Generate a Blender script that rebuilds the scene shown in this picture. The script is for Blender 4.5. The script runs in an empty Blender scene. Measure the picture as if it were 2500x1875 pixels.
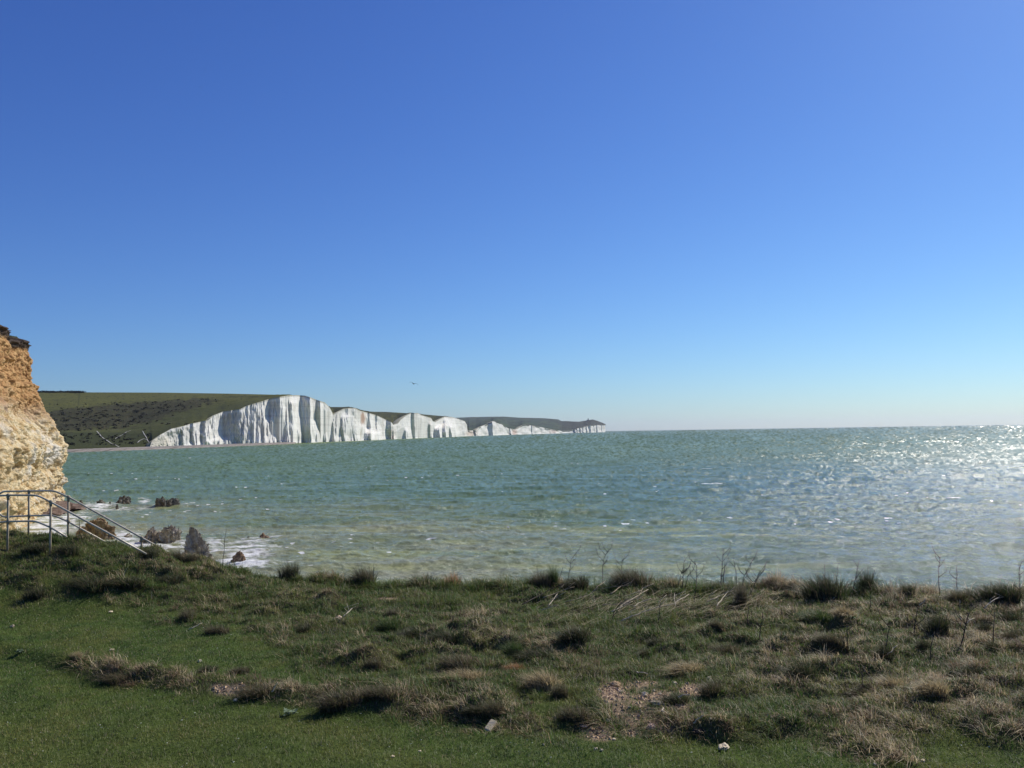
import bpy, math, random
import numpy as np
from mathutils import Vector, Matrix
rng = np.random.default_rng(7); random.seed(7)
SC = bpy.context.scene; COL = SC.collection
R = math.radians
# ------------------------------------------------------------------ camera
EYE = 12.0                      # metres above the sea
F = 2080.0                      # focal length in the photo's 2500 px grid
PITCH = math.atan(117.5 / F); ROLL = 0.01577
Fw = np.array([0, math.cos(PITCH), math.sin(PITCH)])
R0 = np.array([1.0, 0, 0]); U0 = np.array([0, -math.sin(PITCH), math.cos(PITCH)])
Rt = math.cos(ROLL) * R0 - math.sin(ROLL) * U0
Up = math.sin(ROLL) * R0 + math.cos(ROLL) * U0
cam = bpy.data.cameras.new('camera'); camo = bpy.data.objects.new('camera', cam); COL.objects.link(camo)
camo.matrix_world = Matrix(((Rt[0], Up[0], -Fw[0], 0), (Rt[1], Up[1], -Fw[1], 0), (Rt[2], Up[2], -Fw[2], EYE), (0, 0, 0, 1)))
cam.sensor_width = 36; cam.lens = 36 * F / 2500; cam.clip_start = 0.1; cam.clip_end = 60000
SC.camera = camo
# ------------------------------------------------------------------ light
SUN_AZ, SUN_EL = R(46), R(40)   # azimuth to the right of the view (+Y towards +X), elevation
w = bpy.data.worlds.new('World'); SC.world = w; w.use_nodes = True
nt = w.node_tree; nt.nodes.clear()
sky = nt.nodes.new('ShaderNodeTexSky'); sky.sky_type = 'NISHITA'; sky.sun_disc = False
sky.sun_elevation = SUN_EL; sky.sun_rotation = SUN_AZ
sky.altitude = 0; sky.air_density = 1.0; sky.dust_density = 0.3; sky.ozone_density = 3.0
bg = nt.nodes.new('ShaderNodeBackground'); bg.inputs['Strength'].default_value = 0.064
sp = nt.nodes.new('ShaderNodeSeparateColor'); cb = nt.nodes.new('ShaderNodeCombineColor'); nt.links.new(sky.outputs[0], sp.inputs[0])
for k_, (pw_, gn_) in enumerate(((1.25, .465), (1.24, .65), (.97, 1.60))):
    p_ = nt.nodes.new('ShaderNodeMath'); p_.operation = 'POWER'; p_.inputs[1].default_value = pw_; g_ = nt.nodes.new('ShaderNodeMath'); g_.operation = 'MULTIPLY'; g_.inputs[1].default_value = gn_
    nt.links.new(sp.outputs[k_], p_.inputs[0]); nt.links.new(p_.outputs[0], g_.inputs[0]); nt.links.new(g_.outputs[0], cb.inputs[k_])
wo = nt.nodes.new('ShaderNodeOutputWorld')
nt.links.new(cb.outputs[0], bg.inputs[0]); nt.links.new(bg.outputs[0], wo.inputs[0])
sl = bpy.data.lights.new('sun', 'SUN'); sl.energy = 4.3; sl.angle = R(0.5); sl.color = (1, .955, .88)
so = bpy.data.objects.new('sun', sl); COL.objects.link(so)
SD = Vector((math.sin(SUN_AZ) * math.cos(SUN_EL), math.cos(SUN_AZ) * math.cos(SUN_EL), math.sin(SUN_EL)))
so.rotation_euler = SD.to_track_quat('Z', 'Y').to_euler(); so.location = (30, 10, 60)
SC.view_settings.view_transform = 'Standard'; SC.view_settings.look = 'None'
SC.view_settings.exposure = 0.15; SC.view_settings.gamma = 1
SC.cycles.volume_bounces = 0; SC.cycles.max_bounces = 6; SC.cycles.transparent_max_bounces = 8

# ------------------------------------------------------------------ measuring
def ray(px, py):
    px = np.asarray(px, float)[..., None]; py = np.asarray(py, float)[..., None]
    return Fw + (px - 1250) / F * Rt - (py - 937.5) / F * Up
def pt(px, py, Y):              # the point seen at (px, py) at forward distance Y
    d = ray(px, py); return np.array([0, 0, EYE]) + d * (np.asarray(Y, float)[..., None] / d[..., 1:2])
def proj(P):
    q = P - np.array([0, 0, EYE]); z = q @ Fw
    z = np.where(np.abs(z) < 1e-3, 1e-3, z)
    return 1250 + F * (q @ Rt) / z, 937.5 - F * (q @ Up) / z
def sea_pt(px, py, z=0.0):
    d = ray(px, py); return np.array([0, 0, EYE]) + d * ((z - EYE) / d[..., 2:3])
def hor(px): return 1054.9 + 0.01577 * (1250 - np.asarray(px, float))

# ------------------------------------------------------------------ noise
_perm = np.random.default_rng(11).permutation(256); _perm = np.concatenate([_perm, _perm, _perm])
_g = np.random.default_rng(12).normal(size=(256, 3)); _g /= np.linalg.norm(_g, axis=1)[:, None]
def noise(x, y, z=0.0):
    x, y, z = np.broadcast_arrays(np.asarray(x, float), np.asarray(y, float), np.asarray(z, float))
    xi, yi, zi = np.floor(x).astype(int), np.floor(y).astype(int), np.floor(z).astype(int)
    fx, fy, fz = x - xi, y - yi, z - zi
    u, v, t = [q * q * q * (q * (q * 6 - 15) + 10) for q in (fx, fy, fz)]
    o = 0
    for i in (0, 1):
        for j in (0, 1):
            for k in (0, 1):
                h = _perm[_perm[_perm[(xi + i) & 255] + ((yi + j) & 255)] + ((zi + k) & 255)]
                g = _g[h]
                d = g[..., 0] * (fx - i) + g[..., 1] * (fy - j) + g[..., 2] * (fz - k)
                o = o + d * (u if i else 1 - u) * (v if j else 1 - v) * (t if k else 1 - t)
    return o * 1.6
def fbm(x, y, z=0.0, o=4, lac=2.1, gain=.5):
    s, a, f = 0, 1.0, 1.0
    for i in range(o):
        s = s + a * noise(x * f + 17.3 * i, y * f + 9.1 * i, np.asarray(z) * f + 5.7 * i); a *= gain; f *= lac
    return s
def sst(a, b, x):
    t = np.clip((np.asarray(x, float) - a) / (b - a), 0, 1); return t * t * (3 - 2 * t)
def ip(x, pts):
    p = np.array(pts, float); return np.interp(x, p[:, 0], p[:, 1])

# ------------------------------------------------------------------ materials
def mat(name, col=(.5, .5, .5), rough=.8, spec=.3, metal=0.0):
    m = bpy.data.materials.new(name); m.use_nodes = True
    b = m.node_tree.nodes['Principled BSDF']
    b.inputs['Base Color'].default_value = (*col, 1); b.inputs['Roughness'].default_value = rough
    b.inputs['Specular IOR Level'].default_value = spec; b.inputs['Metallic'].default_value = metal
    return m
class N:                        # tiny node helper
    def __init__(s, m): s.m = m; s.t = m.node_tree; s.b = s.t.nodes['Principled BSDF']
    def n(s, k, **kw):
        nd = s.t.nodes.new('ShaderNode' + k)
        for a, v in kw.items():
            if hasattr(nd, a): setattr(nd, a, v)
        return nd
    def l(s, a, b): s.t.links.new(a, b)
    def coord(s, scale=(1, 1, 1)):
        g = s.n('NewGeometry'); mp = s.n('Mapping'); mp.inputs['Scale'].default_value = scale
        s.l(g.outputs['Position'], mp.inputs['Vector']); return mp.outputs[0]
    def ocoord(s, scale=(1, 1, 1)):
        g = s.n('TexCoord'); mp = s.n('Mapping'); mp.inputs['Scale'].default_value = scale
        s.l(g.outputs['Object'], mp.inputs['Vector']); return mp.outputs[0]
    def noise(s, vec, scale=1, det=5, rough=.55, dist=0):
        x = s.n('TexNoise'); x.inputs['Scale'].default_value = scale; x.inputs['Detail'].default_value = det
        x.inputs['Roughness'].default_value = rough; x.inputs['Distortion'].default_value = dist
        s.l(vec, x.inputs['Vector']); return x.outputs['Fac']
    def ramp(s, fac, stops, interp='LINEAR'):
        r = s.n('ValToRGB'); e = r.color_ramp.elements; r.color_ramp.interpolation = interp
        while len(e) < len(stops): e.new(.5)
        for i, (p, c) in enumerate(stops):
            e[i].position = p; e[i].color = (*c, 1) if len(c) == 3 else c
        s.l(fac, r.inputs[0]); return r.outputs[0]
    def mr(s, v, a, b, c=0.0, d=1.0):
        r = s.n('MapRange'); s.l(v, r.inputs[0])
        for i, q in enumerate((a, b, c, d)): r.inputs[i + 1].default_value = q
        return r.outputs[0]
    def mix(s, fac, a, b, mode='MIX'):
        r = s.n('MixRGB', blend_type=mode)
        for sock, v in ((r.inputs[0], fac), (r.inputs[1], a), (r.inputs[2], b)):
            if isinstance(v, (int, float)): sock.default_value = v
            elif isinstance(v, tuple): sock.default_value = (*v, 1)
            else: s.l(v, sock)
        return r.outputs[0]
    def math(s, op, a, b=0.0):
        r = s.n('Math', operation=op)
        for sock, v in ((r.inputs[0], a), (r.inputs[1], b)):
            if isinstance(v, (int, float)): sock.default_value = v
            else: s.l(v, sock)
        return r.outputs[0]
    def attr(s, name):
        a = s.n('Attribute'); a.attribute_name = name; return a
    def bump(s, h, strength=.5, dist=.1, nrm=None):
        b = s.n('Bump'); b.inputs['Strength'].default_value = strength; b.inputs['Distance'].default_value = dist
        s.l(h, b.inputs['Height'])
        if nrm is not None: s.l(nrm, b.inputs['Normal'])
        return b.outputs[0]
    def base(s, c): s.l(c, s.b.inputs['Base Color'])
    def nrm(s, c): s.l(c, s.b.inputs['Normal'])

# ------------------------------------------------------------------ mesh helpers
def link(name, me, m=None, parent=None):
    o = bpy.data.objects.new(name, me); COL.objects.link(o)
    if m is not None: me.materials.append(m)
    if parent is not None: o.parent = parent
    return o
def tag(o, label, cat=None, group=None, kind=None):
    if label: o['label'] = label
    if cat: o['category'] = cat
    if group: o['group'] = group
    if kind: o['kind'] = kind
    return o
def empty(name, loc, rz=0.0):
    o = bpy.data.objects.new(name, None); COL.objects.link(o); o.location = loc; o.rotation_euler = (0, 0, rz)
    o.empty_display_size = .2; return o
def raw(name, V, polys_v, counts, smooth=True, attrs=None):
    """fast mesh: V (n,3); polys_v flat loop vertex ids; counts per face"""
    me = bpy.data.meshes.new(name); V = np.asarray(V, np.float32)
    me.vertices.add(len(V)); me.vertices.foreach_set('co', V.ravel())
    polys_v = np.asarray(polys_v, np.int32).ravel(); counts = np.asarray(counts, np.int32)
    me.loops.add(len(polys_v)); me.loops.foreach_set('vertex_index', polys_v)
    me.polygons.add(len(counts))
    st = np.concatenate([[0], np.cumsum(counts)[:-1]]).astype(np.int32)
    me.polygons.foreach_set('loop_start', st)
    me.update(calc_edges=True)
    me.polygons.foreach_set('use_smooth', np.full(len(counts), smooth))
    for k, a in (attrs or {}).items():
        a = np.asarray(a, np.float32)
        if a.ndim == 1:
            at = me.attributes.new(k, 'FLOAT', 'POINT'); at.data.foreach_set('value', a)
        else:
            at = me.attributes.new(k, 'FLOAT_COLOR', 'POINT')
            c = np.ones((len(a), 4), np.float32); c[:, :3] = a; at.data.foreach_set('color', c.ravel())
    me.update(); return me
def grid(name, P, smooth=True, attrs=None, flip=False):
    """P (rows, cols, 3)"""
    r, c = P.shape[:2]; i = np.arange(r * c).reshape(r, c)
    q = np.stack([i[:-1, :-1], i[:-1, 1:], i[1:, 1:], i[1:, :-1]], -1).reshape(-1, 4)
    if flip: q = q[:, ::-1]
    at = {k: (a.reshape(r * c, -1) if a.ndim == 3 else a.ravel()) for k, a in (attrs or {}).items()}
    return raw(name, P.reshape(-1, 3), q, np.full(len(q), 4), smooth, at)
class MB:                       # small hand-made meshes
    def __init__(s): s.v = []; s.f = []
    def add(s, v, f):
        b = len(s.v); s.v += [tuple(map(float, q)) for q in v]; s.f += [tuple(b + i for i in q) for q in f]
    def tube(s, pts, rad, n=8, cap=True):
        pts = [Vector(p) for p in pts]
        if not hasattr(rad, '__len__'): rad = [rad] * len(pts)
        V = []; Fc = []; prev = None
        for k, p in enumerate(pts):
            t = (pts[min(k + 1, len(pts) - 1)] - pts[max(k - 1, 0)]).normalized()
            if prev is None:
                a = Vector((0, 0, 1)) if abs(t.z) < .9 else Vector((1, 0, 0)); prev = t.cross(a).normalized()
            x = (prev - t * prev.dot(t)).normalized(); y = t.cross(x); prev = x
            for j in range(n):
                an = 2 * math.pi * j / n; V.append(p + (x * math.cos(an) + y * math.sin(an)) * rad[k])
        for k in range(len(pts) - 1):
            for j in range(n):
                a = k * n + j; b = k * n + (j + 1) % n; Fc.append((a, b, b + n, a + n))
        if cap: Fc.append(tuple(range(n))[::-1]); Fc.append(tuple((len(pts) - 1) * n + j for j in range(n)))
        s.add(V, Fc)
    def ball(s, c, r, sc=(1, 1, 1), nu=10, nv=7):
        V = []; Fc = []
        for i in range(nv + 1):
            th = math.pi * i / nv
            for j in range(nu):
                ph = 2 * math.pi * j / nu
                V.append((c[0] + r * sc[0] * math.sin(th) * math.cos(ph), c[1] + r * sc[1] * math.sin(th) * math.sin(ph), c[2] + r * sc[2] * math.cos(th)))
        for i in range(nv):
            for j in range(nu):
                a = i * nu + j; b = i * nu + (j + 1) % nu; Fc.append((a, a + nu, b + nu, b))
        s.add(V, Fc)
    def box(s, c, sz):
        x, y, z = [q / 2 for q in sz]
        V = [(c[0] + a * x, c[1] + b * y, c[2] + d * z) for a in (-1, 1) for b in (-1, 1) for d in (-1, 1)]
        s.add(V, [(0, 1, 3, 2), (4, 6, 7, 5), (0, 4, 5, 1), (2, 3, 7, 6), (0, 2, 6, 4), (1, 5, 7, 3)])
    def mesh(s, name, smooth=True):
        me = bpy.data.meshes.new(name); me.from_pydata(s.v, [], s.f); me.update()
        if smooth: me.polygons.foreach_set('use_smooth', [True] * len(me.polygons))
        return me
    def build(s, name, m, parent=None, smooth=True): return link(name, s.mesh(name, smooth), m, parent)

# ================================================================== THE SEA
M_sea = mat('sea_water', rough=.22, spec=.5); n = N(M_sea); n.b.inputs['IOR'].default_value = 1.33
at = n.attr('turbid').outputs['Fac']; foam = n.attr('foam').outputs['Fac']; rgh = n.attr('chop').outputs['Fac']
big = n.noise(n.coord((.006, .012, 1)), 1, 4)
deep = n.mix(n.mr(big, .35, .65), (.120, .184, .048), (.150, .214, .064))
deep = n.mix(n.attr('clear').outputs['Fac'], deep, (.072, .134, .078))
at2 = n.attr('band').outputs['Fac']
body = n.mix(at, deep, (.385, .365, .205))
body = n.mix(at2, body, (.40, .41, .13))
lace = n.noise(n.coord((.45, .9, .6)), 1, 8, .75, 1.6)
fm = n.math('ADD', n.math('MULTIPLY', foam, 1.25), n.math('MULTIPLY', n.math('SUBTRACT', lace, .5), 3.2))
fm = n.mr(fm, .40, 1.05)
fm = n.math('MULTIPLY', fm, n.mr(foam, .05, .3))
n.base(n.mix(fm, body, (.80, .80, .76)))
n.l(n.mix(fm, rgh, (.7, .7, .7)), n.b.inputs['Roughness'])
# wave faces too small for the mesh: their slopes tilt the normal
ge = n.n('NewGeometry'); sv = n.n('VectorMath', operation='SUBTRACT'); n.l(n.attr('slope').outputs['Color'], sv.inputs[0]); sv.inputs[1].default_value = (.5, .5, 1)
sm_ = n.n('VectorMath', operation='SCALE'); n.l(sv.outputs[0], sm_.inputs[0]); sm_.inputs['Scale'].default_value = 2.0
ad = n.n('VectorMath', operation='ADD'); n.l(ge.outputs['Normal'], ad.inputs[0]); n.l(sm_.outputs[0], ad.inputs[1])
nm_ = n.n('VectorMath', operation='NORMALIZE'); n.l(ad.outputs[0], nm_.inputs[0])
b1 = n.bump(n.noise(n.coord((2.6, 7.0, 1)), 1, 6, .72), 1.0, .12, nm_.outputs[0])
n.nrm(b1)

NR, NC = 1100, 1400
inv = np.linspace(1 / 34.0, 1 / 20000.0, NR) ; rr = 1 / inv
az = np.concatenate([np.linspace(-1.2, -.66, 30)[:-1], np.linspace(-.66, .66, NC), np.linspace(.66, 1.2, 30)[1:]])
AZ, RR = np.meshgrid(az, rr); X = RR * np.sin(AZ); Y = RR * np.cos(AZ)
dr = RR ** 2 * abs(inv[1] - inv[0]); dl = RR * (1.32 / NC); az_px = AZ * 852
rs = np.random.default_rng(3); H = np.zeros_like(X)
PX, PY = proj(np.stack([X, Y, 0 * X], -1))
# wind sea: many short waves coming from the open water on the right and ahead
for k in range(64):
    lam = 1.6 * (24 / 1.6) ** (k / 63); th = R(254) + rs.normal() * R(32)
    a = .0044 * lam ** .60 * (.5 + rs.random())
    kx, ky = 2 * math.pi / lam * math.cos(th), 2 * math.pi / lam * math.sin(th)
    lim = np.maximum(dr * abs(math.sin(th)), dl * abs(math.cos(th)))
    fade = sst(1.2, 3.0, lam / lim)
    H += a * fade * np.sin(kx * X + ky * Y + rs.random() * 6.28)
for k in range(44):
    lam = .55 * (2.2 / .55) ** (k / 43); th = R(262) + rs.normal() * R(26); a = .0050 * lam ** .9 * (.5 + rs.random())
    kx, ky = 2 * math.pi / lam * math.cos(th), 2 * math.pi / lam * math.sin(th); m_ = RR[:, 0] < 330
    lim = np.maximum(dr[m_] * abs(math.sin(th)), dl[m_] * abs(math.cos(th)))
    H[m_] += a * sst(1.2, 3.0, lam / lim) * np.sin(kx * X[m_] + ky * Y[m_] + rs.random() * 6.28)
# shore swell, long crests running nearly along X
near = sst(520, 120, RR)
wob = 8 * noise(X / 90, Y / 60, 4.2)
for lam, a, th in ((14, .15, 264), (9.0, .09, 259), (21, .14, 269)):
    ph = 2 * math.pi / lam * (math.cos(R(th)) * X + math.sin(R(th)) * Y + wob)
    sw = (1 - np.abs(np.sin(ph / 2))) ** 1.6 * 2 - .7
    H += near * a * sw * (.55 + .7 * noise(X / 40, Y / 25, lam))
H *= 1 + .25 * near
# suspended chalk near the shore
tb = sst(1150, 1330, PY + 45 * fbm(X / 60, Y / 40, 1.0, 3) - (PX - 300) * .042)
tb = tb * np.where(PX > 1150, np.clip(1 - (PX - 1100) / 900, .10, 1), 1)
tb = np.clip(tb * (.75 + .5 * fbm(X / 22, Y / 9, 3, 3)), 0, 1) * .85
bandm = sst(.12, .55, noise(X / 30, (Y + .10 * X) / 5.0, 61) + .35 * noise(X / 9, Y / 3, 63)) * sst(1225, 1320, PY) * sst(2250, 1700, PX) * sst(640, 800, PX) * .55  # streaks of suspended chalk, plus light through wave crests painted into the water colour
# foam: swash round the rocks, whitecaps
def blob(cx, cy, rx, ry, s=1.0, pw=1.0):
    return s * np.exp(-(((PX - cx) / rx) ** 2 + ((PY - cy) / ry) ** 2) ** pw)
fo = np.zeros_like(X)
for b in ((240, 1234, 70, 10, .95), (150, 1268, 80, 24, 1.1), (115, 1290, 70, 26, 1.2), (230, 1240, 80, 9, .9), (310, 1240, 60, 8, .6), (352, 1222, 18, 8, .9), (445, 1232, 30, 4, .35),
          (300, 1310, 70, 16, 1.0), (420, 1334, 100, 20, .95), (350, 1338, 60, 18, 1.0), (600, 1345, 66, 34, .95), (585, 1372, 80, 22, 1.0), (650, 1330, 40, 16, .66), (525, 1330, 40, 30, .6),
          (690, 1375, 70, 14, .42), (670, 1308, 30, 6, .7), (620, 1320, 36, 5, .85), (545, 1385, 70, 20, .6), (760, 1390, 60, 14, .25)):
    fo = np.maximum(fo, blob(*b))
fo *= np.clip(.75 + .9 * fbm(X / 5, Y / 2.4, 8, 4, 2.2, .6), 0, 1.6)
crest = H - .02
wfar = sst(250, 600, RR); wc = (noise(X / 1.5, Y / 1.1, 33) * (1 - wfar) + noise(X / 4.5, Y / 9, 35) * wfar) + .5 * noise(X / 40, Y / 30, 12)
cap = sst(.80, .95, wc + .34 * np.clip(crest, -.6, .9)) * sst(60, 90, RR) * sst(2600, 700, RR)
brk = sst(.85, 1.0, noise(X / 7, Y / 3.0, 51) + .55 * noise(X / 60, Y / 30, 2) + .2 * crest) * sst(330, 220, RR) * sst(84, 120, RR)
fo = np.clip(np.maximum(fo, np.maximum(1.0 * cap, .8 * brk)), 0, 1)
# unresolved chop: slope field, finer with distance because farther waves are seen smaller
rows_ = 12 * 852 / RR                                  # depression in picture rows
def chopn(sx_, sy_, sd): return noise(AZ * 852 / sx_, rows_ / sy_, sd)
wn = rs.normal(size=X.shape); wn = wn + .5 * np.roll(wn, 1, 1) + .5 * np.roll(wn, -1, 1)
far = sst(60, 400, RR)
spk = rs.standard_t(4, size=X.shape); hv = lambda q_: np.sign(q_) * np.abs(q_) ** 1.5 * 1.4
bnds = ((1.5, .7, 0), (2.2, 1.0, 14), (3.2, 1.3, 45), (4.8, 1.7, 110)); rc = [b_[2] for b_ in bnds]; s1_ = 0; s2_ = 0
for q_, (sx_, sy_, r0_) in enumerate(bnds):
    wq = np.interp(rows_[:, :1], rc, np.eye(4)[q_]) ** .6
    s1_ = s1_ + wq * (1.1 * hv(chopn(sx_, sy_, 7.5 + q_)) + .45 * chopn(sx_ * .5, sy_ * .6, 17.5 + q_)); s2_ = s2_ + wq * (.9 * hv(chopn(sx_ * .9, sy_, 27.5 + q_)) + .4 * chopn(sx_ * .5, sy_ * .6, 37.5 + q_))
s1_ = s1_ + .30 * chopn(18, 3.2, 1.5) + .12 * wn; s2_ = s2_ + .25 * chopn(16, 2.4, 21.5) + .12 * np.roll(wn, 5, 0)
ampS = .20 + .055 * sst(1350, 2200, PX)
grp = 1 + .5 * fbm(AZ * 852 / 60, rows_ / 6, 3.3, 3)
SX = ampS * grp * s2_; SY = ampS * grp * s1_ - (.07 + .09 * far)
slope = np.stack([SX / 2 + .5, SY / 2 + .5, np.ones_like(SX)], -1)
chop = .15 + .17 * far + .05 * (grp - 1)
P = np.stack([X, Y, H], -1)
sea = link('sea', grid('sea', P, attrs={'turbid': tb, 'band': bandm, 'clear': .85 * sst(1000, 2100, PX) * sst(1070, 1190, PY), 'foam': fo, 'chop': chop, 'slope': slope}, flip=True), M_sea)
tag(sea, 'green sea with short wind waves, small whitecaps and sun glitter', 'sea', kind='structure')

# ================================================================== CHALK CLIFFS
TOP = [(366, 1091), (368, 1084), (371, 1077), (390, 1062), (417, 1047), (449, 1039.5), (464, 1034.5), (507, 1025.8), (519, 1014.6), (544, 1004.7), (586, 998.5), (601, 991), (626, 983.5), (663, 972.3), (703, 965.2), (723, 964.4), (745, 966), (758, 969.8), (773, 976), (793, 982.3), (805, 994), (814, 1012), (822, 1006), (838, 998), (852, 996), (868, 996), (878, 1002), (897, 1007), (920, 1013.7), (943, 1025), (957, 1031.6), (960, 1036.5), (972, 1033), (979, 1023.5), (990, 1015), (1001, 1008.8), (1021, 1008), (1031, 1013.7), (1053, 1020), (1057, 1028), (1063, 1030), (1073, 1023.5), (1086, 1017), (1105, 1018), (1118, 1022), (1135, 1028), (1141, 1038), (1143, 1051), (1152, 1051), (1161, 1049.5), (1174, 1041), (1187, 1036), (1200, 1033), (1203, 1027.7), (1216, 1030), (1229, 1038), (1239, 1044.6), (1257, 1048.5), (1265, 1046), (1275, 1038), (1284, 1036.5), (1307, 1039.7), (1333, 1045.3), (1356, 1050), (1372, 1052), (1388, 1051.5), (1398, 1049.5), (1415, 1044.6), (1441, 1038), (1457, 1037), (1478, 1036.5)]
DIST = [(366, 1000), (450, 1080), (560, 1190), (640, 1240), (700, 1300), (760, 1400), (814, 1530), (870, 1640), (935, 1890), (1000, 2100), (1060, 2400), (1115, 2820), (1200, 3400), (1257, 3900), (1356, 4800), (1398, 5700), (1478, 6800)]
DARK = [(438, 446), (466, 471), (476, 480), (491, 502), (545, 564), (569, 586), (656, 684), (704, 713), (733, 757), (770, 782), (801, 813), (831, 839), (897, 903), (943, 955), (976, 990), (1005, 1012), (1034, 1051), (1057, 1072), (1079, 1087), (1096, 1101), (1156, 1161), (1192, 1202), (1243, 1246), (1297, 1299)] + [(1399 + q_, 1399 + q_ + w_) for q_, w_ in ((0, 5), (8, 2), (15, 3.5), (23, 2), (31, 3), (38, 5), (50, 1.6), (57, 2.5), (69, 1.8))]
us = np.arange(366, 1478.2, .3)
wgt = np.ones_like(us)
DV = {655: (.5, 1.1), 545: (.2, 1.1), 704: (.15, .9), 770: (.55, 1.1), 801: (-.1, .7), 831: (-.1, .8), 976: (-.1, .45), 1005: (.35, 1.1), 1034: (-.1, .72), 1057: (-.1, .6), 1079: (-.1, .85), 1096: (-.1, .5), 438: (-.1, .8), 466: (.2, 1.1), 476: (-.1, .6), 491: (.1, 1.1), 656: (.52, 1.1), 1156: (-.1, 1.1), 686: (-.1, .4), 886: (-.1, .35), 612: (-.1, .5), 860: (-.1, .3), 918: (.3, 1.1)}
DARK += [(686, 702), (886, 896), (612, 617), (860, 865), (918, 921)]
for a, b in DARK: wgt = np.minimum(wgt, 1 - .97 * sst(a - .5, a + .4, us) * (1 - sst(b - .4, b + .5, us)))
st = noise(us / 6.0, 0.5) + .12 * noise(us / 1.5, 7.5)
wgt *= np.clip(.95 + .24 * st, .3, 2.0)
cum = np.cumsum(wgt); dk = np.array(DIST, float)
anchor = np.interp(dk[:, 0], us, cum)
Ypath = np.interp(cum, anchor, dk[:, 1])
NV = 44; vv = np.linspace(0, 1, NV)
UU, VV = np.meshgrid(us, vv)
sc_ = np.interp(UU, [366, 420, 640, 800, 1100, 1478], [.35, .5, 1, .85, .5, .3])
flare = (1 - VV) ** 2.2 * (4.5 + 11.0 * np.clip(noise(UU / 11, VV * .6, 3), -.35, 1)) * sc_
skew = 3.4 * noise(UU / 9, VV * 2.2, 9) * sc_ + .8 * noise(UU / 4, VV * 4, 5) * sc_
Ug = np.clip(UU - flare + skew, 366, 1478)
# the hollowed dark bay under the first summit and its cone
LV = np.linspace(0, 1, 12); YL = []
for v_ in LV:
    w_ = np.clip(.95 + .24 * st, .3, 2.0)
    for a, b in DARK:
        v0, v1 = DV.get(a, (-.1, 1.1)); act = sst(v0 - .1, v0 + .1, v_) * (1 - sst(v1 - .1, v1 + .1, v_)); sh = 2.0 * noise(a * .37, v_ * 2.2) * np.interp(a, [366, 900, 1478], [1, .8, .2])
        w_ = w_ * (1 - .97 * act * sst(a + sh - .7, a + sh + .5, us) * (1 - sst(b + sh - .5, b + sh + .7, us)))
    c_ = np.cumsum(w_); YL.append(np.interp(c_, np.interp(dk[:, 0], us, c_), dk[:, 1]))
YL = np.array(YL); li = VV * 11; l0 = np.clip(np.floor(li).astype(int), 0, 10); fr_ = li - l0
ui = np.clip((Ug - 366) / .3, 0, len(us) - 1.001); u0_ = ui.astype(int); fu = ui - u0_
YY = (1 - fr_) * ((1 - fu) * YL[l0, u0_] + fu * YL[l0, u0_ + 1]) + fr_ * ((1 - fu) * YL[l0 + 1, u0_] + fu * YL[l0 + 1, u0_ + 1])
YY += (4.5 * fbm(UU / 8, VV * 3.2, 2.5, 3) + .8 * noise(UU / 1.6, VV * 14, 1)) * sc_ * np.minimum(1, 6 * (1 - VV) + .25)
for r_ in range(NV - 2, -1, -1): YY[r_] = np.minimum(YY[r_], YY[r_ + 1] + .75)     # no overhangs
dirs = ray(us, hor(us)); dirs = dirs / dirs[:, 1:2]
Pc = np.empty((NV, len(us), 3)); Pc[..., 0] = dirs[:, 0] * YY; Pc[..., 1] = YY
ytop_row = YY[-1]; ztop = pt(us, ip(us, TOP) + .5 * noise(us / 1.5, 3) + .35 * noise(us / .6, 2), ytop_row)[:, 2]
Pc[..., 2] = -1.5 + (ztop[None] + 1.5) * VV
M_ch = mat('chalk', rough=.9, spec=.15); n = N(M_ch)
streak = n.noise(n.coord((.030, .030, .010)), 1, 8, .62, .8); blot = n.noise(n.coord((.02, .02, .035)), 1, 5, .6)
band = n.noise(n.coord((.004, .004, .35)), 1, 3, .5); small = n.noise(n.coord((.35, .35, .12)), 1, 6, .65)
c = n.ramp(streak, [(.30, (.52, .49, .42)), (.40, (.70, .67, .59)), (.52, (.79, .765, .685)), (.8, (.83, .805, .73))])
c = n.mix(n.mr(blot, .56, .72, 0, .55), c, (.50, .45, .35)); c = n.mix(n.mr(band, .5, .62, 0, .26), c, (.40, .38, .34))
c = n.mix(n.mr(small, .3, .45, .3, 0), c, (.40, .39, .36))
c = n.mix(n.attr('stain').outputs['Fac'], c, n.attr('staincol').outputs['Color'])
n.base(c); n.nrm(n.bump(n.math('ADD', streak, n.math('MULTIPLY', small, .4)), .35, 1.2))
py_ = ip(UU, TOP) + (1 - VV) * ((hor(UU) + EYE * F / YY) - ip(UU, TOP))
stain = np.zeros_like(UU); scol = np.zeros(UU.shape + (3,)); scol[...] = (.35, .33, .30)
def stn(cx, cy, rx, ry, s, col):
    e = s * np.clip(1.5 * np.exp(-(((UU - cx) / rx) ** 2 + ((py_ - cy) / ry) ** 2)) + .5 * fbm(UU / 3, VV * 5, cx, 3) * np.exp(-(((UU - cx) / rx / 1.6) ** 2 + ((py_ - cy) / ry / 1.6) ** 2)), 0, 1)
    m_ = e > stain; stain[m_] = e[m_]; scol[m_] = col
stn(886, 1020, 5, 14, .9, (.42, .27, .18)); stn(955, 1062, 7, 16, .5, (.42, .34, .22)); stn(1256, 1055, 6, 7, .7, (.55, .36, .27))
stn(450, 1060, 50, 32, .35, (.40, .40, .38)); stn(390, 1080, 26, 16, .6, (.50, .44, .34)); stn(560, 1050, 40, 32, .25, (.4, .4, .4))
stn(1150, 1058, 12, 6, .7, (.48, .36, .26)); stn(1352, 1052, 8, 6, .6, (.5, .36, .28)); stn(1400, 1053, 22, 6, .55, (.25, .27, .27))
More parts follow.
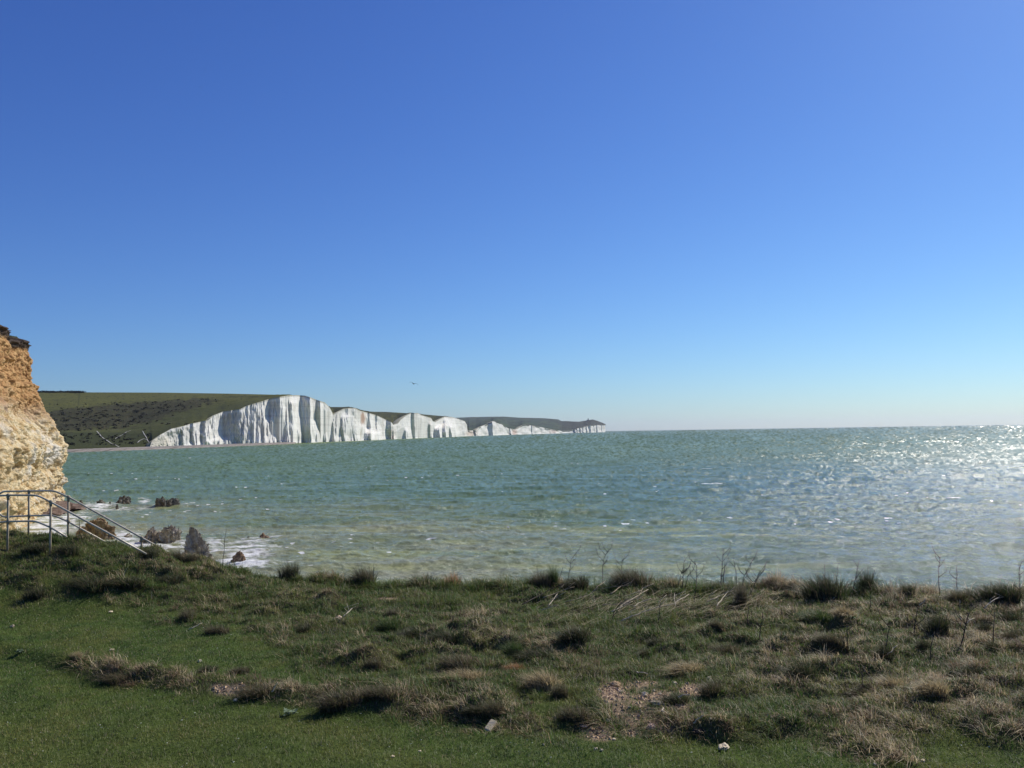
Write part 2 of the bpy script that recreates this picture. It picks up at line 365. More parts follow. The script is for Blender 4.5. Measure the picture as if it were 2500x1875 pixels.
tp = sst(.965, .985, VV + .02 * noise(UU / 1.0, VV * 0, 4)) * .8; m_ = tp > stain; stain[m_] = tp[m_]; scol[m_] = (.16, .16, .09)
# one cliff object per sister: cut at the low points between them
CUTS = [(366, 814, 'white chalk cliff under the first and highest summit, its left end tapering to the beach'), (814, 960, 'second white chalk cliff with a rusty stain near its top'), (960, 1063, 'third chalk cliff with dark hollows along its foot'),
        (1063, 1151, 'fourth chalk cliff, a blunt block with a vertical right end'), (1151, 1257, 'low pointed chalk cliff right of the grassy dip'), (1257, 1366, 'long low chalk cliff with a rounded crest'), (1366, 1479, 'farthest grey striped chalk cliff ending the headland below the lighthouse')]
for a, b, lb in CUTS:
    s_ = (us >= a - .31) & (us <= b + .01)
    P_ = Pc[:, s_]; back = P_[-1:].copy(); back[..., 1] += 25; back[..., 0] -= 25; back[..., 2] -= 8
    P_ = np.concatenate([P_, back], 0)
    s1 = np.concatenate([stain[:, s_], stain[-1:, s_]]); s2 = np.concatenate([scol[:, s_], scol[-1:, s_]])
    o = link('chalk_cliff', grid('chalk_cliff', P_, attrs={'stain': s1, 'staincol': s2}), M_ch)
    tag(o, lb, 'cliff', 'white chalk cliffs across the bay', 'structure')

# ------------------------------------------------------------------ hills behind the cliffs
M_hill = mat('downland', rough=.95, spec=.1); n = N(M_hill)
hc = n.attr('hillcol').outputs['Color']
n1 = n.noise(n.coord((.035, .035, .06)), 1, 8, .7); n2 = n.noise(n.coord((.2, .2, .3)), 1, 5, .7)
c = n.mix(n.mr(n1, .45, .75, .0, .5), hc, (.026, .030, .014), 'MIX'); c = n.mix(n.mr(n2, .35, .75, 0, .35), c, n.mix(.5, hc, (.10, .10, .045)))
c = n.mix(1.0, c, (1.15, 1.12, .78), 'MULTIPLY'); n.base(c); n.nrm(n.bump(n2, .8, 1.5))
def hill(name, u0, u1, du, start, skyl, Dfun, colfun, gam=.8, amp=3.0, rows=70, label='', folds=70., smooth0=False):
    u = np.arange(u0, u1 + du, du); y0, Y0 = start(u); ys = skyl(u); D = Dfun(u)
    t = (np.linspace(0, 1, rows) ** 1.3)[:, None]
    k_ = int(70 / du); y0s = np.convolve(np.pad(y0, k_, 'edge'), np.ones(2 * k_ + 1) / (2 * k_ + 1), 'valid') if smooth0 else y0
    y0s = np.maximum(y0s, ys + .2)
    Yr = Y0 + (D - Y0) * t; pyr = y0s + (ys - y0s) * t ** gam + (y0 - y0s) * np.exp(-t / .045)
    P0 = pt(np.broadcast_to(u, Yr.shape), pyr, Yr)
    P0[..., 2] += amp * np.sin(np.pi * np.clip(t, 0, 1)) * fbm(P0[..., 0] / folds, P0[..., 1] / folds, 1.7, 4)
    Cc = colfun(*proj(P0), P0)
    ext = []
    for k, dz in ((1, 6), (2, 30), (3, 90)):
        e = P0[-1].copy(); e[:, 1] += 120 * k * (D / 1700); e[:, 0] -= 40 * k; e[:, 2] -= dz; ext.append(e[None])
    first = P0[:1].copy(); first[..., 2] -= 4
    P1 = np.concatenate([first, P0] + ext); C1 = np.concatenate([Cc[:1], Cc] + [Cc[-1:]] * 3)
    o = link(name, grid(name, P1, attrs={'hillcol': C1}), M_hill); tag(o, label, 'hill', 'green downland behind the chalk cliffs', 'structure'); return o
def lerpc(c, a, m): return c + (np.array(a) - c) * np.clip(m, 0, 1)[..., None]
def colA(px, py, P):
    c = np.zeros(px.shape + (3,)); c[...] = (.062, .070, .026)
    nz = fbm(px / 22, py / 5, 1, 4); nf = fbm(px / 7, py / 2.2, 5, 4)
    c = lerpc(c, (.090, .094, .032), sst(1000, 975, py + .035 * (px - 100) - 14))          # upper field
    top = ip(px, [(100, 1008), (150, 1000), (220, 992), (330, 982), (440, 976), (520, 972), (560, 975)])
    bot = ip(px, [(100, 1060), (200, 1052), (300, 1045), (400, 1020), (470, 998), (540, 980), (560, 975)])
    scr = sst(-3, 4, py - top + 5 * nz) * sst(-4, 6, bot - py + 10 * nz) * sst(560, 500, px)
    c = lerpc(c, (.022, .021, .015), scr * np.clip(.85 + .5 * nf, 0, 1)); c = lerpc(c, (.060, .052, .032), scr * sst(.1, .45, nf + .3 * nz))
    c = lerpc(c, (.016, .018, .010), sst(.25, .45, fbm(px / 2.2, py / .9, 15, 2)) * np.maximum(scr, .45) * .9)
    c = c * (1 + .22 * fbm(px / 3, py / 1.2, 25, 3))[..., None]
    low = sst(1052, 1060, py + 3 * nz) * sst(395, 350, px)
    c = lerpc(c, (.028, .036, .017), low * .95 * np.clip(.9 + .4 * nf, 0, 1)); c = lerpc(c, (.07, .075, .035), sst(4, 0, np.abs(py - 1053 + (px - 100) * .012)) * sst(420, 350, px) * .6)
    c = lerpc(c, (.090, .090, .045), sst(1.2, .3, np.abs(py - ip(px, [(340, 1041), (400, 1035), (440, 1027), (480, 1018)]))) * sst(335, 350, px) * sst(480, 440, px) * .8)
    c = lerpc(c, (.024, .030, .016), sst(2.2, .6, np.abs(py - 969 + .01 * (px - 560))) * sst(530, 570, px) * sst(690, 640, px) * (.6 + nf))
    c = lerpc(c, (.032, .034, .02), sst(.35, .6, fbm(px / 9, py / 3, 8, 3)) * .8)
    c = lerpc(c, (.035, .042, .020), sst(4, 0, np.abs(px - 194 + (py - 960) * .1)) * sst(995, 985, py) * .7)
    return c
ymx_ = np.pad(YY.max(0), 30, 'edge'); ymx_ = np.max([ymx_[q_:q_ + len(us)] for q_ in range(61)], 0)
YSM = np.convolve(np.pad(ymx_, 30, 'edge'), np.ones(61) / 61, 'valid') + 3
def startA(u):
    y = np.where(u < 366, ip(u, [(0, 1100), (163, 1095.5), (366, 1091)]), ip(u, TOP) + .6)
    Yd = np.where(u < 366, ip(u, [(0, 900), (163, 915), (300, 975), (366, YSM[0] + 1)]), np.interp(u, us, YSM) + 1.0)
    f = sst(366, 390, u); return y, Yd
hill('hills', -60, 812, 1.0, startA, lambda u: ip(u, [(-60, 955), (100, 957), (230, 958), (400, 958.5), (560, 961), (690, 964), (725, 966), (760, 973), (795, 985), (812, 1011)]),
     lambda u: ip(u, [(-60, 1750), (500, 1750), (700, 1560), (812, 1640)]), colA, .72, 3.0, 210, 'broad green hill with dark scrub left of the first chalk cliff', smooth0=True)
def colB(px, py, P):
    c = np.zeros(px.shape + (3,)); c[...] = (.036, .042, .022)
    c = lerpc(c, (.062, .066, .030), sst(.0, .5, fbm(px / 14, py / 3, 2, 3))); c = lerpc(c, (.02, .024, .014), sst(.1, .5, fbm(px / 8, py / 3, 7, 3)))
    c = lerpc(c, (.15, .14, .09), sst(1.0, .2, np.abs(py - ip(px, [(818, 1008), (842, 996)]))) * sst(842, 836, px)); return c
startT = lambda u: (ip(u, TOP) + .6, np.interp(u, us, YSM) + 1.5)
hill('hills', 800, 1143, 1.5, startT, lambda u: ip(u, [(800, 993.5), (845, 993.8), (866, 997), (892, 1005), (943, 1005.6), (1001, 1009), (1027, 1011), (1060, 1014), (1083, 1016), (1110, 1020.5), (1125, 1026), (1143, 1045)]),
     lambda u: np.interp(u, us, ytop_row) + 620, colB, .8, 3, 40, 'dark green slopes in the dips behind the second to fourth chalk cliffs')
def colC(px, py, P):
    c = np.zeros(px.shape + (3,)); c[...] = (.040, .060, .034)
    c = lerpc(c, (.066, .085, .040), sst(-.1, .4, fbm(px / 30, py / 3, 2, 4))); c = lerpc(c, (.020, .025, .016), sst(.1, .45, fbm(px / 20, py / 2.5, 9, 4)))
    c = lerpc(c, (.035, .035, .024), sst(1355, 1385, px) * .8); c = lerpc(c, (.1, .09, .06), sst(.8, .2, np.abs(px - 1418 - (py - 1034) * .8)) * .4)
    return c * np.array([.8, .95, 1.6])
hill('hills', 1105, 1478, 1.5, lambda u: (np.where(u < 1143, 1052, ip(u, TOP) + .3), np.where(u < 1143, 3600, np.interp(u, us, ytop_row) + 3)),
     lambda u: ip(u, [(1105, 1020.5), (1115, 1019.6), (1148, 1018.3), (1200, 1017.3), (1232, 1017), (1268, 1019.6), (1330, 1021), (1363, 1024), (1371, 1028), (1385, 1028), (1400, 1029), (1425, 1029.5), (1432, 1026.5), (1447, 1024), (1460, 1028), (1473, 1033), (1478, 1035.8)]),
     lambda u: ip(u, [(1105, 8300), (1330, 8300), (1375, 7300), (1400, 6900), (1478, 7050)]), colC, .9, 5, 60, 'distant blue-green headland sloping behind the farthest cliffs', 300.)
# hedge on the skyline at the far left
M_bush = mat('dark_hedge_leaves', (.016, .020, .012), .95, .1); n = N(M_bush)
n.base(n.ramp(n.noise(n.coord((.8, .8, .8)), 1, 4), [(.3, (.010, .014, .009)), (.7, (.032, .036, .020))]))
def leafclump(m_, cen, rad, cnt, sz, rs_):
    d = rs_.normal(size=(cnt, 3)); d /= np.linalg.norm(d, axis=1)[:, None]; p = cen + d * rad * rs_.random((cnt, 1)) ** .4
    a = rs_.normal(size=(cnt, 3)); a /= np.linalg.norm(a, axis=1)[:, None]; b = np.cross(a, d); 
    V = np.stack([p + a * sz, p + b * sz, p - a * sz, p - b * sz], 1).reshape(-1, 3)
    return V
rsb = np.random.default_rng(5)
V = np.concatenate([leafclump(None, pt(u, 957.3 + .5 * rsb.normal(), 1745 + rsb.normal() * 4), np.array([5, 4, 2.6]) * (.7 + .6 * rsb.random()), 70, .9, rsb) for u in np.arange(92, 205, 2.2)])
q = np.arange(len(V)).reshape(-1, 4)
tag(link('hedge', raw('hedge', V, q, np.full(len(q), 4), False), M_bush), 'dark hedge along the skyline of the broad green hill', 'hedge')

# chalk tracks draped on the hill foot
HO = [o for o in COL.objects if o.name.startswith('hills')]
def on_hill(px, py, o):
    d = Vector(ray(px, py)).normalized(); ok, loc, nr, _ = o.ray_cast(Vector((0, 0, EYE)), d); return np.array(loc) if ok else None
bpy.context.view_layer.update()
M_track = mat('bare_chalk_track', (.52, .50, .45), .95, .1)
for pts_, wd, lb in (([(237, 1053), (243, 1060), (251, 1069), (262, 1076), (272, 1083), (284, 1088), (292, 1092)], 2.6, 'zigzag white chalk track nearest the near cliff'),
                     ([(282, 1072), (290, 1067), (302, 1061), (310, 1055), (320, 1052)], 2.0, 'short white chalk track slanting up the middle of the slope'),
                     ([(349, 1053), (353, 1061), (358, 1068), (361, 1076), (368, 1085), (374, 1090)], 2.2, 'forked white chalk track beside the left end of the first chalk cliff'),
                     ([(336, 1082), (343, 1076), (352, 1072), (360, 1074)], 2.6, 'small chalk scar crossing the forked track'),
                     ([(270, 1050.5), (282, 1049.6), (292, 1048.6)], 1.4, 'faint chalk scrape above the other tracks')):
    px_ = np.interp(np.linspace(0, len(pts_) - 1, 26), range(len(pts_)), [p[0] for p in pts_]); py2 = np.interp(np.linspace(0, len(pts_) - 1, 26), range(len(pts_)), [p[1] for p in pts_])
    L = []
    for i_, (a_, b_) in enumerate(zip(px_, py2)):
        wv = wd * (.35 + .5 * abs(noise(a_ / 3, b_ / 3, 2)) + .35)
        q1 = on_hill(a_ - wv * .42, b_, HO[0]); q2 = on_hill(a_ + wv * .42, b_, HO[0])
        if q1 is None or q2 is None: continue
        lift = np.array([.0, -1.0, .55]); L.append((q1 + lift, q2 + lift))
    if len(L) > 2:
        mb = MB(); V = [p for ab in L for p in ab]; mb.add(V, [(2 * i, 2 * i + 1, 2 * i + 3, 2 * i + 2) for i in range(len(L) - 1)])
        tag(mb.build('path', M_track), lb, 'path', 'chalk tracks on the far slope', 'structure')

rsc = np.random.default_rng(15); VS = []
M_scrub = mat('thorn_scrub_leaves', (.02, .022, .014), .95, .1); n = N(M_scrub); n.base(n.ramp(n.noise(n.coord((.12, .12, .12)), 1, 3), [(.35, (.014, .016, .010)), (.6, (.040, .040, .026)), (.75, (.065, .050, .034))]))
for _ in range(1500):
    px = rsc.uniform(105, 560); py = rsc.uniform(975, 1088); top = ip(px, [(100, 1008), (150, 1000), (220, 992), (330, 982), (440, 976), (520, 972), (560, 975)]); bot = ip(px, [(100, 1060), (200, 1052), (300, 1045), (400, 1020), (470, 998), (540, 980), (560, 975)])
    inb = top - 2 < py < bot; low_ = py > 1060 and px < 372
    if not (inb or low_ and rsc.random() < .5 or rsc.random() < .03) or (fbm(px / 16, py / 4, 4, 2) < -.05 and inb): continue
    q1 = on_hill(px, py, HO[0])
    if q1 is None: continue
    sz = rsc.uniform(.8, 2.6); VS.append(leafclump(None, q1 + np.array([0, 0, sz * .4]), np.array([1.5, 1.2, .7]) * sz, 12, .45 * sz, rsc))
VS = np.concatenate(VS); q = np.arange(len(VS)).reshape(-1, 4)
tag(link('scrub', raw('scrub', VS, q, np.full(len(q), 4), False), M_scrub), 'dark thorn scrub spread over the far green hill', 'scrub', kind='stuff')

# far beach
M_beach = mat('shingle', rough=.95, spec=.15); n = N(M_beach)
n.base(n.ramp(n.noise(n.coord((.06, .06, .3)), 1, 8, .75), [(.3, (.17, .145, .12)), (.55, (.28, .245, .205)), (.75, (.37, .33, .28))])); n.nrm(n.bump(n.noise(n.coord((2, 2, 2)), 1, 4), .6, .2))
ub = np.arange(-150, 722, 3.0)
e0 = ip(ub, [(-150, 1118), (163, 1105), (371, 1097.5), (470, 1093.5), (560, 1090), (650, 1086.5), (700, 1084.6), (720, 1083)]) + .35 * noise(ub / 9, 1)
A = sea_pt(ub, e0, 0.02); n0 = np.array([0, -14., -1.0]); B = A + np.array([-10, 50, 1.5]); Cc = A + np.array([-30, 110, 2.2])
tag(link('beach', grid('beach', np.stack([A + n0, A, .5 * (A + B) + [0, 0, .4], B, Cc])), M_beach), 'pale pinkish shingle beach below the far hill and first chalk cliff', 'beach', kind='structure')

# far buildings
M_w = mat('white_render', (.72, .71, .68), .8); M_rf = mat('grey_slate', (.09, .085, .085), .8); M_st = mat('dark_stone', (.13, .125, .115), .9); M_gl = mat('dark_window_glass', (.03, .035, .04), .2, .5)
def house(px, py, Yd, L_, W_, Hh, wallm, lb, nwin):
    p = pt(px, py, Yd); r_ = empty('house', p, R(12)); mb = MB(); mb.box((0, 0, Hh / 2 - 1), (L_, W_, Hh + 2)); mb.build('wall', wallm, r_, False)
    mb = MB(); h = Hh * .45; x, y = L_ / 2 + .4, W_ / 2 + .4
    mb.add([(-x, -y, Hh), (x, -y, Hh), (x, y, Hh), (-x, y, Hh), (-x, 0, Hh + h), (x, 0, Hh + h)], [(0, 1, 5, 4), (2, 3, 4, 5), (1, 2, 5), (3, 0, 4), (0, 3, 2, 1)]); rf = mb.build('roof', M_rf, r_, False)
    mb = MB(); mb.box((L_ * .3, 0, Hh + h), (1.2, 1.2, 3)); mb.build('chimney', wallm, rf, False)
    for i in range(nwin):
        mb = MB(); mb.box((-L_ / 2 + (i + .5) * L_ / nwin, -W_ / 2 - .03, Hh * .55), (1.5, .1, 2)); mb.build('window', M_gl, r_, False)
    return tag(r_, lb, 'house', 'far houses at the gap in the cliffs')
house(1364, 1052.2, 5150, 17, 9, 7, M_w, 'tiny white house in the gap before the last headland', 5)
house(1357, 1051.8, 5250, 12, 8, 5, M_st, 'tiny grey house left of the white house in the gap', 3)
lp = pt(1436, 1027.5, 6790); lt = empty('lighthouse', lp)
mb = MB(); mb.tube([(0, 0, -2), (0, 0, 3), (0, 0, 14.5)], [5.2, 4.8, 4.0], 18); tw = mb.build('tower', M_st, lt)
mb = MB(); mb.tube([(0, 0, 14.6), (0, 0, 15.4)], 4.7, 18); mb.build('gallery', M_st, lt)
mb = MB(); mb.tube([(0, 0, 15.4), (0, 0, 18.2)], 2.6, 12); mb.build('lantern', M_gl, lt)
mb = MB(); mb.tube([(0, 0, 18.2), (0, 0, 19.3), (0, 0, 20.4)], [2.9, 1.7, .15], 12); mb.build('dome', M_rf, lt)
mb = MB(); mb.box((-7.5, 1, 2.5), (9, 9, 8)); mb.build('annex', M_st, lt, False)
tag(lt, 'small dark stone lighthouse on the top of the farthest headland', 'lighthouse')

# ================================================================== NEAR CLIFF (left)
SIL = [(796, -6), (812, -3), (822, 30), (828, 44), (834, 65), (838, 72), (850, 70), (860, 67.5), (872, 72), (893, 72), (925, 78), (934, 78), (939, 90), (944, 91), (949, 89), (968, 99), (990, 104), (1016, 120), (1038, 135), (1060, 149), (1087, 163), (1105, 164), (1125, 157), (1142, 154), (1166, 160), (1176, 163), (1189, 157), (1211, 157), (1227, 163), (1240, 164), (1300, 166)]
YE = 157.0
zz = np.linspace(-1.0, float(pt(50, 829, YE)[2]), 420)           # heights of the rows
pys = hor(100) - (zz - EYE) * F / YE
sx = ip(pys, SIL)
# base path: from behind the edge (hidden side), round the corner, then towards the camera along the face
nF = 800; s = np.linspace(0, 1, nF)
bx = ip(s, [(0, -150), (.12, -96), (.16, -84.2), (.19, -81.9), (.28, -79.5), (.40, -74), (.62, -62), (.8, -54), (1, -45)])
by = ip(s, [(0, 215), (.12, 170), (.16, 160), (.19, 156.5), (.28, 147), (.40, 134), (.62, 106), (.8, 86), (1, 62)])
from_edge = (sx - sx[0]) / F * YE                                  # how far each height lies back from the foot
Zg, Sg = np.meshgrid(zz, s, indexing='ij')
tx, ty = np.gradient(bx), np.gradient(by); tl = np.hypot(tx, ty); nx, ny = -ty / tl, tx / tl     # outward (to +X)
BX, BY = np.broadcast_to(bx, Zg.shape), np.broadcast_to(by, Zg.shape); NX, NY = np.broadcast_to(nx, Zg.shape), np.broadcast_to(ny, Zg.shape)
lean = -from_edge[:, None] * np.ones_like(Sg)
corner = np.exp(-((Sg - .19) / .05) ** 2)
soft = sst(15, 21, Zg)                                             # upper sandy beds
d = 1.5 * fbm(BX / 14, BY / 14, Zg / 11, 3) * (1 - .8 * corner)
d += .75 * fbm(BX / 3.2, BY / 3.2, Zg / 3.6, 4) * (1 - .3 * corner)
bed = noise(Zg / 1.1 + .3 * noise(BX / 9, BY / 9, 3), BX / 30, BY / 30); bed2 = noise(Zg / .45, BX / 12, BY / 12 + 4)
d += (.24 * np.sign(bed) * np.abs(bed) ** .5 + .10 * np.sign(bed2) * np.abs(bed2) ** .6) * (1 - .55 * soft)
d += .62 * fbm(BX / 1.1, BY / 1.1, Zg / 1.5 + 9, 4, 2.1, .6); blk = noise(BX / 1.3, BY / 1.3, Zg / 1.3); d += .30 * np.sign(blk) * np.abs(blk) ** .5 * (1 - .6 * soft)
gul = fbm(BX / 4.5, BY / 4.5, Zg / 18 + 7, 3); d -= 2.4 * np.clip(gul - .12, 0, 1) * soft
cap_ = sst(zz[-1] - 1.1, zz[-1] - .7, Zg); d += cap_ * (.25 + .3 * fbm(BX / .9, BY / .9, Zg / .5, 4)); d -= .3 * sst(zz[-1] - 3.0, zz[-1] - 2.0, Zg) * (1 - cap_)
d *= .85
Pn = np.stack([BX + (lean * -1) * 0 + NX * d, BY + NY * d, Zg], -1)
Pn[..., 0] += -(-from_edge[:, None]) * 1.0                         # lean back along X (from_edge is negative up high)
# the top gets higher towards the camera side (out to the left of the frame)
topz = -1.1 * sst(.20, .33, Sg) + 1.2 * sst(.335, .35, Sg) + 2 * sst(.45, .9, Sg) + .35 * fbm(Sg * 60, 0, 3, 3) - 1.0 * sst(.19, .12, Sg)
Pn[..., 2] += topz * (np.clip(Zg, 0, 99) / zz[-1]) ** 2
# plateau behind the rim
rim = Pn[-1]; pl = [rim + np.array([-q_, q_ * .35, h_]) for q_, h_ in ((.4, .35), (2.5, .5), (9, .9), (40, 3), (110, 8))]
Pn = np.concatenate([Pn, np.stack(pl)])
hgt = np.concatenate([Zg / zz[-1], np.full((5, nF), 1.2)]); 
M_cl = mat('near_cliff_rock', rough=.92, spec=.15); n = N(M_cl)
hf = n.attr('hgt').outputs['Fac']; nA = n.noise(n.coord((.16, .16, .16)), 1, 6, .6); nB = n.noise(n.coord((.8, .8, 1.1)), 1, 8, .7); nC = n.noise(n.coord((.05, .05, .9)), 1, 5, .6, .6)
nD = n.noise(n.coord((3, 3, 4.5)), 1, 6, .7)
hh = n.math('ADD', hf, n.math('MULTIPLY', n.math('SUBTRACT', nA, .5), .42))
low = n.ramp(nB, [(.30, (.28, .15, .06)), (.42, (.54, .37, .17)), (.54, (.68, .55, .32)), (.70, (.80, .73, .56))])
low = n.mix(n.mr(nC, .48, .7, 0, .5), low, (.66, .53, .34)); low = n.mix(n.mr(nA, .52, .62, 0, .85), low, (.74, .69, .58))
upc = n.ramp(nB, [(.32, (.20, .10, .045)), (.46, (.43, .235, .095)), (.60, (.61, .385, .17)), (.8, (.70, .52, .29))])
c = n.mix(n.mr(hh, .47, .64), low, upc)
belt = n.math('MULTIPLY', n.mr(hh, .47, .53), n.mr(hh, .64, .56)); c = n.mix(n.math('MULTIPLY', belt, n.mr(nD, .4, .6, 0, .6)), c, (.19, .11, .055))
c = n.mix(n.mr(n.math('ADD', hf, n.math('MULTIPLY', n.math('SUBTRACT', nB, .5), .05)), .925, .945), c, (.085, .062, .045))
c = n.mix(n.mr(hf, 1.02, 1.06), c, (.045, .055, .022))
c = n.mix(n.mr(nD, .28, .42, .5, 0), c, (.16, .085, .04))
n.base(c); n.nrm(n.bump(n.math('ADD', nB, n.math('MULTIPLY', nD, .4)), .9, .5))
tag(link('cliff', grid('cliff', Pn, attrs={'hgt': hgt}, flip=True), M_cl), 'near ochre and cream cliff with a dark turf rim at the left edge', 'cliff', kind='structure')

# near shingle spit at the foot of the near cliff
ub = np.linspace(104, 213, 160)
e0 = ip(ub, [(60, 1302), (95, 1262), (126, 1257), (150, 1256), (165, 1249), (172, 1245), (185, 1246), (213, 1242)]); e1 = ip(ub, [(60, 1200), (126, 1231), (165, 1232), (190, 1236), (213, 1241)])
t = np.linspace(0, 1, 40)[:, None]; Zs = 1.0 * np.sin(np.pi * np.clip(t * .9, 0, 1)) ** .7 * ip(ub, [(60, 1.4), (165, 1), (205, .35), (213, 0)]) + .02
pyb = e0 + (e1 - e0) * t
P_ = sea_pt(np.broadcast_to(ub, pyb.shape), pyb, 0.0); P_[..., 2] = Zs - .04 + .35 * fbm(P_[..., 0] / 3, P_[..., 1] / 3, 3, 4)
M_sp = mat('reddish_shingle', rough=.8, spec=.3); n = N(M_sp)
n.base(n.ramp(n.noise(n.coord((.5, .5, .5)), 1, 8, .75), [(.35, (.06, .042, .030)), (.55, (.14, .09, .062)), (.7, (.34, .25, .18))])); n.nrm(n.bump(n.noise(n.coord((4, 4, 4)), 1, 4), .8, .1))
tag(link('beach', grid('beach', P_), M_sp), 'reddish brown shingle spit at the foot of the near cliff', 'beach', kind='structure')

# ================================================================== ROCKS IN THE SEA
def ico(sub):
    import bmesh
    bm = bmesh.new(); bmesh.ops.create_icosphere(bm, subdivisions=sub, radius=1); V = np.array([v.co[:] for v in bm.verts]); Fc = [[v.index for v in f.verts] for f in bm.faces]; bm.free(); return V, np.array(Fc)
ICO5, ICO4, ICO3, ICO2 = ico(6), ico(5), ico(4), ico(3)
def rock_mesh(name, size, seed, rough_=.35, base=ICO5, peak=(0, 0), smooth=False, pw=1.0, zs=True):
    V, Fc = base; P = V.copy(); sd = seed * 13.7
    P = P * (1 + .5 * noise(P[:, 0] * 1.3 + sd, P[:, 1] * 1.3, P[:, 2] * 1.3)[:, None])
    zf = 2 * size[2] / size[0] if zs else size[2] / size[0]
    nz = fbm(P[:, 0] * 2.6 + sd, P[:, 1] * 2.6, P[:, 2] * 2.6 * zf, 5, 2.1, .6)
    blkn = noise(P[:, 0] * 3.6 + sd, P[:, 1] * 3.6, P[:, 2] * 4.6 * zf); blkn = np.sign(blkn) * np.abs(blkn) ** .5
    P = P * (1 + rough_ * nz + rough_ * .2 * blkn)[:, None]
    rr_ = np.random.default_rng(seed + 900)
    for q_ in range(16):
        nn_ = rr_.normal(size=3); nn_ /= np.linalg.norm(nn_); h_ = .68 + .40 * rr_.random(); dd = P @ nn_ - h_; P = P - np.outer(np.maximum(dd, 0) * .92, nn_)
    P = P * (1 + rough_ * .55 * fbm(P[:, 0] * 6 + sd, P[:, 1] * 7, P[:, 2] * 7 * zf, 4, 2.1, .65))[:, None]
    z = P[:, 2]; up = np.clip(z, 0, 2)
    P[:, 0] += peak[0] * up; P[:, 1] += peak[1] * up
    x0_ = peak[0] * up
    if pw > 1: f = np.clip(1 - .30 * pw * np.clip(z, 0, 1.3), .3, 1); P[:, 0] = (P[:, 0] - x0_) * f + x0_; P[:, 1] *= f
    P *= np.array(size) / 2 * np.array([1, 1, 2.0 if zs else 1.0]); 
    return raw(name, P, Fc, np.full(len(Fc), 3), smooth)
def rockmat(name, a, b, c_, sc=1.0):
    m = mat(name, rough=.85, spec=.25); n = N(m); v = n.ocoord((sc, sc, sc)); q = n.noise(v, 1.6, 8, .7); q2 = n.noise(v, 7, 6, .7)
    cc = n.ramp(q, [(.3, a), (.5, b), (.68, c_)]); cc = n.mix(n.mr(q2, .3, .45, .7, 0), cc, tuple(x * .35 for x in a)); n.base(cc)
    n.nrm(n.bump(n.math('ADD', q, n.math('MULTIPLY', q2, .5)), 1.0, .12 / sc)); return m
M_rkg = rockmat('weedy_grey_rock', (.10, .08, .052), (.34, .29, .21), (.62, .55, .43))
M_rkd = rockmat('dark_wet_rock', (.050, .045, .034), (.16, .145, .11), (.40, .37, .29))
M_rko = rockmat('ochre_boulder', (.12, .075, .035), (.30, .21, .11), (.52, .42, .26))
M_rkb = rockmat('brown_pitted_rock', (.09, .055, .03), (.27, .17, .095), (.58, .44, .30), 1.6)
def sea_rock(x0, x1, y0, y1, m_, seed, label, peak=(0, 0), pw=1.0, dep=.9, rg=.32, base=ICO5, sink=.15):
    d0 = sea_pt((x0 + x1) / 2, y1); Yd = d0[1]; sc = Yd / F; W_ = (x1 - x0) * sc; H_ = (y1 - y0) * sc
    Yc = Yd + W_ * dep * .35; c0 = pt((x0 + x1) / 2, y1, Yc)
    me = rock_mesh('sea_rock', (W_, W_ * dep, H_ * .95), seed, rg * .42, base, peak, False, pw)
    co = np.empty(len(me.vertices) * 3, np.float32); me.vertices.foreach_get('co', co); co = co.reshape(-1, 3)
    ex = np.ptp(co[:, 0]); co[:, 0] = (co[:, 0] - (co[:, 0].max() + co[:, 0].min()) / 2) * (W_ / ex) * 1.02
    zt_ = np.percentile(co[:, 2], 99.3); co[:, 2] = np.where(co[:, 2] > zt_, zt_ + .3 * (co[:, 2] - zt_), co[:, 2]) * H_ * (1 + sink) / zt_; q_ = co / (W_ * .5); dr3 = co * np.array([1, 1, .7]); dr3 /= np.linalg.norm(dr3, axis=1)[:, None] + 1e-6
    dn = fbm(q_[:, 0] * 2.4 + seed, q_[:, 1] * 2.4, q_[:, 2] * 2.4, 5, 2.1, .6); bn = noise(q_[:, 0] * 3.2 + seed, q_[:, 1] * 3.2, q_[:, 2] * 3.6)
    co += dr3 * (W_ * .5 * rg * (.55 * dn + .20 * np.sign(bn) * np.abs(bn) ** .4))[:, None]
    co[:, 2] *= H_ * (1 + sink) / np.percentile(co[:, 2], 99.7); co[:, 0] *= W_ / np.ptp(co[:, 0]); fz = 1 - .30 * max(pw - .6, 0) * np.clip(co[:, 2] / H_, 0, 1); co[:, 0] = co[:, 0] * fz * (1.25 if W_ > 3.2 and pw == 1.15 else 1) + peak[0] * co[:, 2] * .5; co[:, 1] *= fz; co[:, 2] = np.maximum(co[:, 2], -H_ * .4); me.vertices.foreach_set('co', co.ravel()); me.update()
    o = link('sea_rock', me, m_); o.location = (c0[0], c0[1], -H_ * sink + .0)
    tag(o, label, 'rock', 'rocks standing in the shallows'); return o
sea_rock(235, 257, 1220, 1229, M_rkd, 1, 'small dark rock in white foam between the near cliff and the bigger rocks', base=ICO3)
sea_rock(275, 330, 1211, 1232, M_rkd, 2, 'dark peaked rock in foam, left of the two farthest big rocks', (.1, 0), 1.4)
sea_rock(282, 290, 1230, 1240, M_rkd, 3, 'tiny dark rock tip just in front of the dark peaked rock', base=ICO3)
sea_rock(373, 441, 1216, 1237, M_rkd, 4, 'long low dark rock, rightmost of the far rocks', (-.05, 0), 1.0, .6)
sea_rock(191, 202, 1221, 1231, M_rkd, 5, 'tiny dark rock close to the foot of the near cliff', base=ICO3)
sea_rock(266, 271, 1224, 1229, M_rkd, 15, 'speck of dark rock between two rocks in the foam', base=ICO3)
sea_rock(183, 285, 1269, 1318, M_rko, 6, 'big ochre brown boulder behind the stair handrails', (.15, 0), .7, .8, .22)
